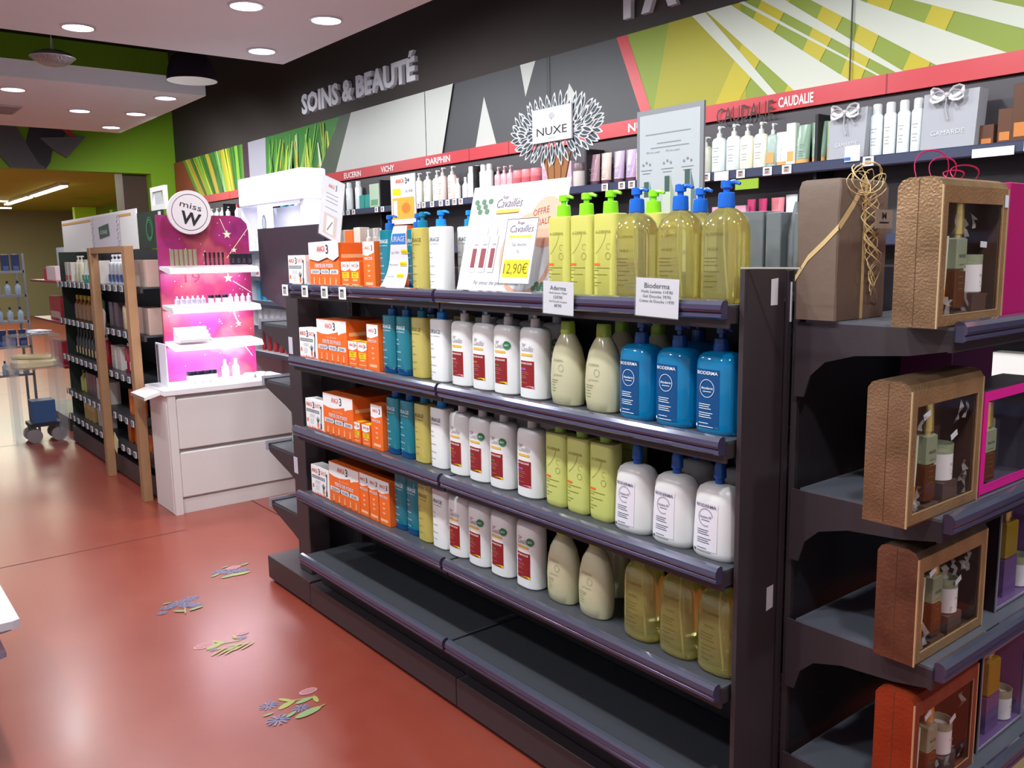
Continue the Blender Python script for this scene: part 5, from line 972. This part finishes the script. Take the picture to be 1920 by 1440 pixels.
# cosmetics on its shelves
MW = wbottle('flask', '#d8d4ec', '#e8e6f4', .03, .055); MD = wbottle('box', '#26222c', '#ffffff', .032, .07); MK = wbottle('jar', '#f2f0f8', '#1c1a30', .035, .055)
def runY(p, ys, z, x, label, group, sc=None):
    for i, y in enumerate(ys): place(p, (x, y, z), '%s %s' % (ORD[i], label), group, rz=pi/2, sc=sc)
runY(wbottle('box', '#8a8a6a', '#ffffff', .02, .10, .012), span(1.70, 1.84, 6), 1.5055, -5.47, 'slim metallic palette from left on the top display shelf', 'slim palettes on the top display shelf')
runY(wbottle('tube', '#1a161c', '#2a242c', .014, .08), span(1.91, 2.02, 5), 1.5055, -5.48, 'black lip pencil from left on the top display shelf', 'black pencils on the top display shelf')
runY(MD, span(2.08, 2.19, 4), 1.5055, -5.48, 'small black carton from left on the top display shelf', 'small black cartons on the top display shelf')
runY(MW, span(1.71, 1.87, 6), 1.2655, -5.46, 'tiny lilac-lit flask from left on the middle display shelf', 'tiny flasks on the middle display shelf'); runY(MK, span(1.92, 2.01, 3), 1.2655, -5.46, 'tiny dark-capped jar from left on the middle display shelf', 'tiny jars on the middle display shelf'); runY(MW, span(2.06, 2.18, 4), 1.2655, -5.50, 'tiny clear flask from left at the right of the middle display shelf', 'tiny flasks at the right of the middle shelf')
for k in range(4): tag(MB().box(-.014, .014, -.10, .10, 0, .022, CWT, b=.002).build('tester_tray', loc=(-5.43-.03*k, 1.80, 1.0355+.022*k) if k == 0 else (-5.43-.036*k, 1.80, 1.0355), smooth=0) if False else MB().box(-.014, .014, -.10, .10, 0, .022*(k+1), CWT, b=.002).build('tester_tray', loc=(-5.415-.031*k, 1.79, 1.036), smooth=0), '%s white step of the tester tray counting from the front' % ORD[k], 'tester tray', 'white tester tray steps')
BW = wbottle('flask', '#f2f0f8', '#fafaff', .045, .13); BS = wbottle('jar', '#f4f2fa', '#16142a', .05, .075)
runY(BW, [1.98, 2.05], .7755, -5.46, 'tall glowing white bottle from left on the cabinet counter', 'tall white bottles on the counter'); runY(BS, span(1.76, 1.90, 4), .7755, -5.46, 'white jar with dark lid from left on the cabinet counter', 'dark-lidded jars on the counter'); runY(wbottle('jar', '#eeecf4', '#f6f4fc', .07, .03), [2.13, 2.20], .7755, -5.44, 'low white dish from left on the cabinet counter', 'low white dishes on the counter')
t = thing('white_board', 'white side board with dark slate stripe at the left of the counter', 'board', (-5.50, 1.60, .776)); MB().box(-.10, .09, 0, .008, 0, .26, M('board_lilac_white', '#e4e2f0', .4)).box(-.09, -.045, -.001, 0, .01, .25, M('strip_slate', '#5a5460', .4)).build('board', t, smooth=0)

# ---------------- second gondola with wooden frame ----------------
g2 = thing('shelving_gondola', 'far dark gondola with wooden frame posts and rows of price tags', 'shelf unit', (-6.9, 1.8, 0))
ZG = [1.375, 1.07, .765, .465, .25]
for z in ZG: part(MB().box(-8.12, -5.68, 1.575, 1.93, z-.01, z, DARK).box(-8.12, -5.68, 1.56, 1.575, z-.035, z+.004, BLACK), 'shelf', g2)
part(MB().box(-8.12, -5.68, 1.935, 1.97, 0, 1.62, DEEP), 'back_panel', g2); part(MB().box(-8.14, -8.12, 1.60, 1.97, 0, 1.62, M('side_green_black', '#28342c', .5)), 'end_panel', g2)
part(MB().box(-8.12, -7.95, 1.58, 2.3, .01, .14, BLACK).box(-7.94, -5.66, 1.58, 2.3, .01, .145, BLACK), 'plinth', g2)
WD = M('pine_wood', '#a07a58', .5, noise=.12, nscale=14)
t = thing('wooden_frame', 'light wooden frame with two posts leaning on the far gondola', 'frame', (-6.5, 1.53, 0))
for x in (-6.62, -5.745): part(MB().box(x-.035, x+.035, 1.49, 1.545, 0, 1.635, WD, b=.002), 'post', t)
part(MB().box(-6.59, -5.78, 1.495, 1.54, 1.595, 1.635, WD), 'top_bar', t)
HC = M('header_card_white', '#e6e4e4', .5)
t = thing('header_board', 'long white header board with orange line above the far gondola', 'header', (-7.5, 1.72, 1.62)); part(MB().box(-8.60, -6.30, 1.74, 1.75, 1.621, 1.895, HC), 'board', t)
lb = MB(); L = Lab(lb, front(0, 1.74), .0015); L.rect(-8.58, 1.855, -6.42, 1.872, M('line_orange', '#d8a050', .5)); L.rect(-7.55, 1.63, -6.72, 1.88, M('inset_lilac', '#d4ced8', .5), 2)
L.poly([(-7.32, 1.80), (-7.02, 1.82), (-7.0, 1.73), (-7.30, 1.71)], M('logo_green', '#2f5a48', .5), 3); L.text('KLORANE', -7.16, 1.745, .03, PAPER, 4, w=.20)
for i in range(8): L.line((-7.53+.02*(i % 2), 1.64+i*.03), (-7.49+.02*(i % 2), 1.66+i*.03), .006, GREYINK, 3); L.line((-6.80+.02*(i % 2), 1.64+i*.03), (-6.76+.02*(i % 2), 1.66+i*.03), .006, GREYINK, 3)
part(lb, 'print', t)
t = thing('dark_header_board', 'dark header board with green scribbled oval left of the round sign', 'header', (-6.0, 1.72, 1.62)); part(MB().box(-6.28, -5.72, 1.74, 1.75, 1.621, 1.86, M('header_dark_green', '#24302a', .5)), 'board', t)
lb = MB(); L = Lab(lb, front(0, 1.74), .0015); SC = M('scribble_green', '#2f9a5a', .5)
for k in range(4): L.ring(-6.02+.01*k, 1.735+.006*k, .06+.012*(k % 2), .004, SC, 1+k, 24)
L.rect(-5.80, 1.79, -5.74, 1.85, PAPER, 2); L.rect(-5.82, 1.66, -5.73, 1.70, PAPER, 2); part(lb, 'print', t)
t = thing('small_frame', 'small white picture frame standing above the dark header board', 'picture frame', (-5.85, 1.76, 1.861)); mb = MB(); mb.box(-.16, .14, 0, .02, 0, .035, WHITE).box(-.16, .14, 0, .02, .12, .15, WHITE).box(-.16, -.12, 0, .02, .035, .12, WHITE).box(.10, .14, 0, .02, .035, .12, WHITE).box(-.08, .06, .004, .01, .02, .115, M('frame_grey', '#b8bcc0', .5)); mb.build('frame', t, smooth=0)
_gt = MB().box(-.026, .026, -.006, 0, -.042, 0, M('tag_grey_white', '#d2d4d8', .4)).box(-.016, .016, -.0065, -.006, -.036, -.006, M('tag_navy', '#5a6678', .4)).build('price_tag', smooth=0); q = 0
for r, z in enumerate(ZG):
    for k, x in enumerate(span(-8.05, -5.95, 15)):
        if abs(x+99) < .06: continue
        o = _gt if q == 0 else _gt.copy()
        if q: C.objects.link(o)
        q += 1; o.location = (x, 1.558, z+.006); tag(o, '%s price tag from left on the %s rail of the far gondola' % (ORD[k], ('top', 'second', 'third', 'fourth', 'lowest')[r]), 'price tag', 'price tags on the far gondola')
Y2 = 1.66
G = {k: wbottle(*v[0], **v[1]) for k, v in dict(cream=(('pump', '#dcd6b8', '#d8d4cc', .085, .21), {}), greenw=(('tube', '#d8e0d6', '#2f9a86', .08, .18), dict(band='#2f9a86')), orange=(('box', '#e2dcd6', '#ffffff', .1, .16), dict(band='#d8502c')), blue=(('pump', '#c8ccd6', '#d8d8dc', .09, .21), dict(band='#3a5aa0')), pinkbox=(('box', '#cdb0a4', '#ffffff', .15, .17), {}),
     brown=(('flask', '#8a5a2c', '#c8a02c', .085, .2), {}), sage=(('pump', '#a6b894', '#d0d8c8', .09, .24), {}), ccream=(('pump', '#cdb890', '#d8ccb4', .1, .22), {}), wine=(('flask', '#1c2018', '#101410', .075, .23), dict(band='#d8c090')), red=(('pump', '#b01c30', '#d8b8b8', .085, .24), {}), redw=(('pump', '#a01c38', '#e0d0c4', .1, .24), dict(band='#e0dcdc')),
     lime=(('flask', '#a8a848', '#3a3a20', .085, .18), {}), dark=(('box', '#5c4652', '#ffffff', .1, .18), {}), gold=(('jar', '#b89a58', '#c8b078', .1, .14), {}), orb=(('box', '#d8621c', '#ffffff', .08, .18), dict(band='#e88a3a')), pale=(('box', '#d6ccc8', '#ffffff', .11, .17), {})).items()}
def g2run(k, xs, r, desc, grp): run([G[k]], xs, ZG[r], desc, grp, y=Y2)
g2run('orange', [-8.02, -7.90], 0, 'white and orange carton from left on the far gondola top shelf', 'white and orange cartons'); g2run('cream', [-7.72, -7.60], 0, 'cream pump bottle from left on the far gondola top shelf', 'cream pump bottles on the far gondola'); g2run('greenw', span(-7.48, -7.2, 4), 0, 'white and green tube from left on the far gondola top shelf', 'white and green tubes'); g2run('pale', [-7.08, -6.96], 0, 'pale carton from left beside the left wooden post', 'pale cartons by the post')
g2run('blue', span(-6.66, -6.26, 5), 0, 'pale blue-striped pump bottle from left between the wooden posts', 'blue-striped pump bottles'); g2run('pinkbox', [-5.93, -5.77], 0, 'pinkish carton from left beside the dark header board', 'pinkish cartons')
g2run('brown', span(-7.85, -7.45, 4), 1, 'brown gold-capped flask from left on the far gondola second shelf', 'brown flasks'); g2run('sage', [-7.28, -7.12], 1, 'sage green pump bottle from left beside the left wooden post', 'sage pump bottles'); g2run('ccream', [-6.38, -6.24], 1, 'cream yellow pump bottle from left between wooden posts', 'cream yellow pump bottles'); g2run('dark', [-6.7, -6.56], 1, 'dark mauve carton from left between wooden posts', 'dark mauve cartons'); g2run('pinkbox', [-5.95, -5.80], 1, 'pinkish carton from left on the second far shelf near the magenta display', 'pinkish cartons')
g2run('wine', span(-7.92, -7.30, 7), 2, 'dark bottle with cream label from left on the far gondola', 'dark cream-labelled bottles'); g2run('red', [-7.16, -7.02], 2, 'red pump bottle from left beside the left wooden post', 'red pump bottles'); g2run('redw', [-6.42, -6.28], 2, 'crimson white-labelled pump bottle from left between wooden posts', 'crimson pump bottles'); g2run('pale', [-6.72, -6.58], 2, 'pale carton from left between wooden posts on the third shelf', 'pale cartons between the posts')
g2run('lime', [-7.88, -7.76], 3, 'olive flask from left on the fourth far shelf', 'olive flasks'); g2run('dark', span(-7.62, -7.4, 3), 3, 'dark mauve carton from left on the fourth far shelf', 'dark mauve cartons'); g2run('pale', span(-7.26, -6.98, 3), 3, 'pale carton from left on the fourth far shelf', 'pale cartons low on the far gondola'); g2run('orb', span(-6.4, -6.24, 2), 3, 'orange carton from left on the fourth far shelf', 'orange cartons low on the far gondola')
g2run('gold', span(-7.75, -7.5, 3), 4, 'gold jar from left on the lowest far shelf', 'gold jars'); g2run('pale', [-7.3, -7.16], 4, 'pale carton from left on the lowest far shelf', 'pale cartons on the lowest far shelf'); g2run('orb', span(-6.5, -5.82, 5), 4, 'orange carton from left on the lowest far shelf', 'orange cartons on the lowest far shelf')
MB_ = MB().box(-.05, .05, -.002, 0, -.12, 0, M('pale_yellow_card', '#dcd8a8', .5)).build('shelf_card', loc=(-6.52, 1.546, .30), smooth=0); MB_.rotation_euler = (0, .5, 0); tag(MB_, 'pale yellow card hanging tilted from the lowest rail between posts', 'shelf card')
MB_ = MB().box(-.035, .035, -.002, 0, -.18, 0, M('pale_lilac_card', '#c8c0c8', .5)).build('shelf_card', loc=(-6.55, 1.546, 1.20), smooth=0); MB_.rotation_euler = (0, .4, 0); tag(MB_, 'pale lilac card hanging tilted from the second rail between posts', 'shelf card')
# end unit with red boxes left of it
e2 = thing('end_shelf_unit', 'dark end shelf unit with red gift sets left of the far gondola', 'shelf unit', (-9.2, 1.9, 0))
for z in (1.37, 1.0, .6): part(MB().box(-9.85, -8.62, 1.66, 2.0, z-.02, z, M('red_shelf', '#8a1c34', .4)), 'shelf', e2)
part(MB().box(-9.85, -8.62, 2.0, 2.04, 0, 1.62, DEEP), 'back_panel', e2); part(MB().box(-9.85, -8.62, 1.66, 2.0, 0, .12, BLACK), 'plinth', e2)
tag(MB().box(-9.75, -8.95, 1.90, 1.905, 1.371, 1.68, M('poster_sky', '#c4dce4', .5)).box(-9.45, -9.30, 1.898, 1.90, 1.42, 1.62, M('poster_figure', '#d8b8a0', .5)).build('poster', smooth=0), 'pale blue poster with a standing figure above red boxes', 'poster')
tag(MB().box(-9.35, -8.95, 1.72, 1.80, 1.371, 1.50, M('v_box_white', '#ecdfe2', .5)).box(-9.5, -9.36, 1.72, 1.80, 1.371, 1.48, M('v_box_red', '#c02040', .5)).build('gift_set', smooth=0), 'white and red boxed set below the pale blue poster', 'gift box')
tag(MB().box(-9.35, -8.85, 1.72, 1.80, 1.001, 1.22, M('set_red', '#c8283a', .45)).box(-9.3, -8.9, 1.715, 1.72, 1.02, 1.08, M('set_cream', '#e0cfc0', .5)).build('gift_set', smooth=0), 'large red boxed set on the middle shelf of the far end unit', 'gift box')
tag(MB().box(-9.35, -8.95, 1.72, 1.80, .601, .80, M('set_red', '#c8283a', .45)).build('gift_set', smooth=0), 'red boxed set on the lowest shelf of the far end unit', 'gift box')
# clear display stand with leaflets and folded cloth
ACR = M('acrylic', '#dfe6f0', .08, trans=.8, ior=1.2, alpha=.45)
t = thing('acrylic_stand', 'clear two-tier acrylic stand with white leaflets and cream cloth', 'display stand', (-8.35, 1.38, 0))
for x, y in ((-8.5, 1.21), (-8.5, 1.53), (-8.2, 1.53), (-8.2, 1.19)): part(MB().box(x-.004, x+.004, y-.035, y+.035, 0, .92, ACR), 'leg', t)
part(MB().box(-8.52, -8.18, 1.16, 1.57, .64, .65, ACR), 'shelf', t); part(MB().box(-8.52, -8.18, 1.20, 1.57, .92, .93, ACR), 'shelf', t)
rd = random.Random(9)
for i in range(5):
    o = MB().box(-.11, .11, -.06, .06, 0, .006, PAPER).build('leaflet', loc=(-8.33+rd.uniform(-.03, .03), 1.43+rd.uniform(-.03, .03), .931+i*.007), rz=rd.uniform(-.6, .6), smooth=0); tag(o, '%s white glossy leaflet up the pile on the acrylic stand' % ORD[i], 'leaflet', 'white leaflets on the acrylic stand')
CL = M('cream_cloth', '#e0cfa8', .8, bump=.4, bscale=40)
t = thing('folded_cloth', 'cream folded cloth bags lying on the lower tier of the acrylic stand', 'cloth', (-8.35, 1.37, .6505)); MB().loft([(0, .95, .95), (.01, 1, 1), (.05, .98, .96), (.065, .8, .8)], .30, .36, 3, CL).build('lower_fold', t); MB().tube([(-.1, -.14, .085), (0, -.02, .09), (.08, .13, .08)], [.03, .035, .03], CL, 10, flat=.7).build('upper_roll', t)
# perfume rack at the photo left edge
t = thing('perfume_rack', 'steel and glass rack of blue boxed products at the left photo edge', 'rack', (-8.9, 1.2, 0)); STL = M('rack_steel', '#a8acb4', .3, metal=.7)
for x, y in ((-9.1, 1.0), (-8.7, 1.0), (-9.1, 1.42), (-8.7, 1.42)): part(MB().box(x-.01, x+.01, y-.01, y+.01, 0, 1.62, STL), 'post', t)
for z in (.55, .80, 1.02, 1.25, 1.46): part(MB().box(-9.1, -8.7, 1.0, 1.42, z-.008, z, ACR).box(-8.70, -8.69, 1.0, 1.42, z-.01, z+.012, STL), 'shelf', t)
RB = wbottle('box', '#2c3c6a', '#ffffff', .06, .15, .05, band='#5a6aa8'); RC = wbottle('flask', '#a8c0d4', '#2a2c48', .05, .13)
for z, p, nm, r in ((1.46, RB, 'navy carton', 'top'), (1.25, RC, 'pale blue dark-capped bottle', 'second'), (1.02, RC, 'pale blue dark-capped bottle', 'third'), (.80, RB, 'navy carton', 'fourth'), (.55, RC, 'pale blue dark-capped bottle', 'lowest')):
    for i, y in enumerate(span(1.05, 1.37, 5)): place(p, (-8.76, y, z+.001), '%s %s from left on the %s rack shelf at the photo edge' % (ORD[i], nm, r), 'products on the perfume rack', rz=pi/2)
t = thing('stock_trolley', 'low dark trolley with two pale castor wheels under the acrylic stand', 'trolley', (-8.36, 1.40, 0)); MB().box(-.12, .12, -.12, .12, .14, .17, M('trolley_dark', '#2a2830', .5)).build('deck', t, smooth=0); MB().box(-.09, .09, -.09, .09, .171, .36, M('crate_blue', '#3a5a88', .5)).build('crate', t, smooth=0)
for x, y in ((.09, -.09), (.09, .10), (-.09, -.09), (-.09, .10)):
    w_ = MB().tube([(-.018, 0, 0), (-.017, 0, 0), (.017, 0, 0), (.018, 0, 0)], [.045, .06, .06, .045], M('castor_grey', '#8a8284', .4), 24).build('wheel', t, loc=(x, y, .0605)); MB().box(x-.026, x-.02, y-.02, y+.02, .05, .14, STL).build('fork', t, smooth=0)

# ---------------- hanging lamps, wall relief, vent ----------------
t = thing('dome_pendant', 'dark dome pendant lamp with white inside hanging between the ceiling panels', 'pendant lamp', (-7.2, 2.50, 2.95)); PB = M('pendant_plum', '#2c2430', .12, coat=1)
MB().lathe([(.195, 0), (.192, .04), (.178, .10), (.15, .17), (.10, .225), (.04, .25), (.02, .29)], PB, 36, cap=False).build('shade', t); MB().lathe([(.192, .001), (.188, .04), (.173, .10), (.145, .165), (.095, .218), (.0, .235)], M('pendant_white', '#e8e8e4', .4), 36, cap=False).build('inner_shade', t); MB().tube([(0, 0, .28), (0, 0, 1.35)], .005, INK, 6).build('cord', t)
MB().lathe([(.0, .05), (.03, .06), (.035, .09), (.02, .13)], M('bulb_glow', '#ffffff', .4, emit=3), 16, cap=False).build('bulb', t)
t = thing('crystal_pendant', 'oval crystal pendant lamp hanging left of the dark dome lamp', 'pendant lamp', (-7.2, 1.50, 3.01)); CR = M('crystal', '#b0aeb0', .18, metal=.5, bump=1.0, bscale=70)
MB().lathe([(.02, -.062), (.08, -.05), (.125, -.025), (.148, 0), (.125, .026), (.08, .045), (.02, .05)], CR, 32).build('crystal_body', t); MB().lathe([(.150, -.004), (.153, 0), (.150, .004)], TRIM, 32, cap=False).build('rim', t)
for dx in (-.05, 0, .05): MB().tube([(dx, 0, .045), (0, 0, .16), (0, 0, 1.28)], .002, TRIM, 5).build('wire', t)
t = thing('wall_ribbon', 'large folded dark grey ribbon relief on the green wall', 'wall decoration', (-12.37, 2.3, 2.7))
RG, RDK2, RLT = M('ribbon_grey', '#5c565c', .5), M('ribbon_dark', '#332e38', .5), M('ribbon_mid', '#6a646c', .5)
for nm, P_, m, d in (('left_fold', [(1.55, 3.5), (2.05, 3.5), (2.10, 3.18), (2.22, 2.92), (2.30, 2.76), (2.39, 2.695), (1.99, 2.695), (1.89, 2.83), (1.72, 3.1)], RG, .05), ('dark_fold', [(2.25, 3.5), (2.24, 3.18), (2.17, 2.94), (2.27, 2.76), (2.38, 2.695), (2.44, 2.78), (2.48, 2.94), (2.60, 3.05), (2.68, 3.2), (2.6, 3.5)], RDK2, .03), ('right_fold', [(2.34, 3.07), (2.87, 3.12), (2.63, 2.84), (2.47, 2.94)], RLT, .06), ('red_fold', [(2.62, 3.3), (2.69, 3.2), (2.76, 3.11), (2.69, 3.105), (2.60, 3.2)], RED, .04)):
    part(MB().prism([(-12.399, y, z) for y, z in P_], (d, 0, 0), m), nm, t)
t = thing('ceiling_vent', 'grey slatted air vent set in the far ceiling panel', 'vent', (-9.75, 1.52, 3.0)); mb = MB().box(-.26, .26, -.14, .16, -.012, -.001, M('vent_grey', '#b8b4b8', .5)); 
for i in range(6): mb.box(-.24+.08*i, -.20+.08*i, -.12, .14, -.016, -.012, M('vent_slot', '#8a868a', .5))
mb.build('grille', t, smooth=0)
# ---------------- flower decals on the floor ----------------
FB, FB2, FP, FP2, FG, FG2 = [M(n_, c_, .35) for n_, c_ in (('decal_blue', '#7c7c94'), ('decal_blue_deep', '#626c94'), ('decal_pink', '#a86a70'), ('decal_pink_pale', '#c08a8c'), ('decal_green', '#7f9864'), ('decal_lime', '#98a050'))]
def decal(x, y, items, label, sc=1.0, rot=0):
    mb = MB(); c, s_ = cos(rot), sin(rot); z = [0.0012]
    def pt(u, v): return (x-(v*c+u*s_)*sc, y+(u*c-v*s_)*sc, z[0])
    def P_(pts, m): z[0] += .00004; mb.poly([pt(u, v) for u, v in pts][::1], m)
    for it in items:
        k, u, v, r = it[:4]
        if k == 'corn':
            for i in range(11): a = 2*pi*i/11; P_([(u+r*.15*cos(a-.3), v+r*.15*sin(a-.3)), (u+r*cos(a-.14), v+r*cos(.0)*sin(a-.14)*.8), (u+r*.8*cos(a), v+r*.64*sin(a)), (u+r*cos(a+.14), v+r*.8*sin(a+.14)), (u+r*.15*cos(a+.3), v+r*.15*sin(a+.3))], FB if i % 2 else FB2)
        elif k == 'pink':
            P_([(u+r*(1 if i % 2 else .88)*cos(2*pi*i/22), v+r*.62*(1 if i % 2 else .88)*sin(2*pi*i/22)) for i in range(22)], FP2); P_([(u+r*.78*cos(2*pi*i/16), v+r*.46*sin(2*pi*i/16)) for i in range(16)], FP)
            for i in range(7): a = 2*pi*i/7; P_([(u+r*.2*cos(a), v+r*.12*sin(a)), (u+r*.62*cos(a+.15), v+r*.36*sin(a+.15)), (u+r*.62*cos(a-.05), v+r*.36*sin(a-.05))], FP2)
        elif k == 'leaf':
            a = it[4]; m = it[5] if len(it) > 5 else FG; pts = []
            for i in range(12): q = 2*pi*i/12; p, w_ = r*cos(q), r*(it[6] if len(it) > 6 else .34)*sin(q); pts.append((u+p*cos(a)-w_*sin(a), v+p*sin(a)+w_*cos(a)))
            P_(pts, m)
        elif k == 'stem':
            u2, v2 = it[3], it[4]; d = Vector((u2-u, v2-v)); n_ = Vector((-d.y, d.x)).normalized()*.003; P_([(u-n_.x, v-n_.y), (u2-n_.x, v2-n_.y), (u2+n_.x, v2+n_.y), (u+n_.x, v+n_.y)], FG2)
    tag(mb.build('floor_decal', smooth=0), label, 'floor sticker', 'flower stickers on the floor')
decal(-2.70, 1.13, [('corn', -.07, .055, .045), ('leaf', .0, .055, .032, 2.2, FG2), ('leaf', -.01, .015, .045, .35, FG2), ('stem', .02, .03, .08, .01), ('pink', .105, .06, .042), ('leaf', .10, -.02, .03, 1.4, FG2), ('leaf', .06, .0, .04, .1), ('leaf', -.10, -.01, .022, 0), ('corn', -.085, -.075, .055), ('corn', .02, -.05, .04), ('leaf', -.03, -.07, .028, .4), ('leaf', .03, -.10, .06, .15), ('stem', .06, -.095, .11, -.085)], 'flower floor sticker nearest the camera with pink bloom at right', .86)
decal(-3.32, 1.135, [('pink', -.075, .05, .045), ('leaf', -.02, .05, .028, 2.2, FG2), ('leaf', -.04, .02, .045, .3, FG2), ('stem', -.01, .02, .06, .0), ('pink', .09, .06, .028), ('leaf', .05, .05, .022, 1.5, FG2), ('corn', .07, .02, .024), ('corn', -.06, -.01, .018)]+[('leaf', -.05+.022*i, -.045-.012*(i % 3), .042, .45, FG2, .11) for i in range(6)]+[('leaf', -.02+.022*i, -.03-.01*(i % 2), .034, -.45, FG2, .11) for i in range(4)], 'third flower floor sticker from the far end with fern-like leaves')
decal(-3.835, 1.125, [('corn', .06, .07, .045), ('corn', .0, .05, .05), ('corn', -.06, .03, .04), ('corn', -.10, -.02, .028), ('corn', .02, .0, .045), ('corn', .05, -.03, .035), ('leaf', -.05, .08, .02, 0), ('leaf', -.03, -.055, .032, 2.4, FG), ('leaf', .04, -.07, .035, .2, FG), ('stem', .0, -.03, -.02, -.10)], 'mostly blue flower floor sticker left of the others', .95)
decal(-4.125, 1.455, [('corn', -.05, .03, .05), ('corn', .0, -.01, .055), ('corn', .05, -.03, .045), ('leaf', -.09, -.01, .028, .4), ('pink', .03, .04, .045), ('leaf', .0, .08, .022, .2), ('leaf', .10, .05, .03, .3), ('leaf', -.03, -.07, .05, .1, FG), ('leaf', .03, -.08, .05, .0, FG2)], 'farthest flower floor sticker beside the black plinth corner', .9)
# ---------------- white shelf unit poking in at the left ----------------
t = thing('white_shelf_unit', 'white rounded plastic shelf tips poking in at the lower left edge', 'shelf unit', (-3.3, .15, 0)); PW = M('shelf_white_plastic', '#c6c5ce', .35, coat=.2); PV = M('shelf_violet_clear', '#a49cc0', .15, trans=.5, ior=1.3)
def tray(z, xr, yf, m, th): part(MB().prism([(-3.9, -.1, z), (xr-.05, -.1, z), (xr-.01, -.06, z), (xr, .0, z), (xr, yf-.02, z), (xr-.008, yf, z), (-3.9, yf, z)], (0, 0, th), m), 'tray', t)
tray(.478, -2.815, .358, PW, .024); tray(.455, -2.86, .340, M('shelf_inner_grey', '#b8b8c4', .3), .022); tray(.385, -2.84, .318, PV, .016)
part(MB().box(-3.7, -3.6, -.05, .25, 0, .385, PW), 'foot', t); part(MB().box(-3.7, -3.66, 0.0, .2, .40, .455, PW), 'spacer', t); part(MB().box(-3.9, -3.3, -.1, .3, 0, .03, PW), 'base', t)
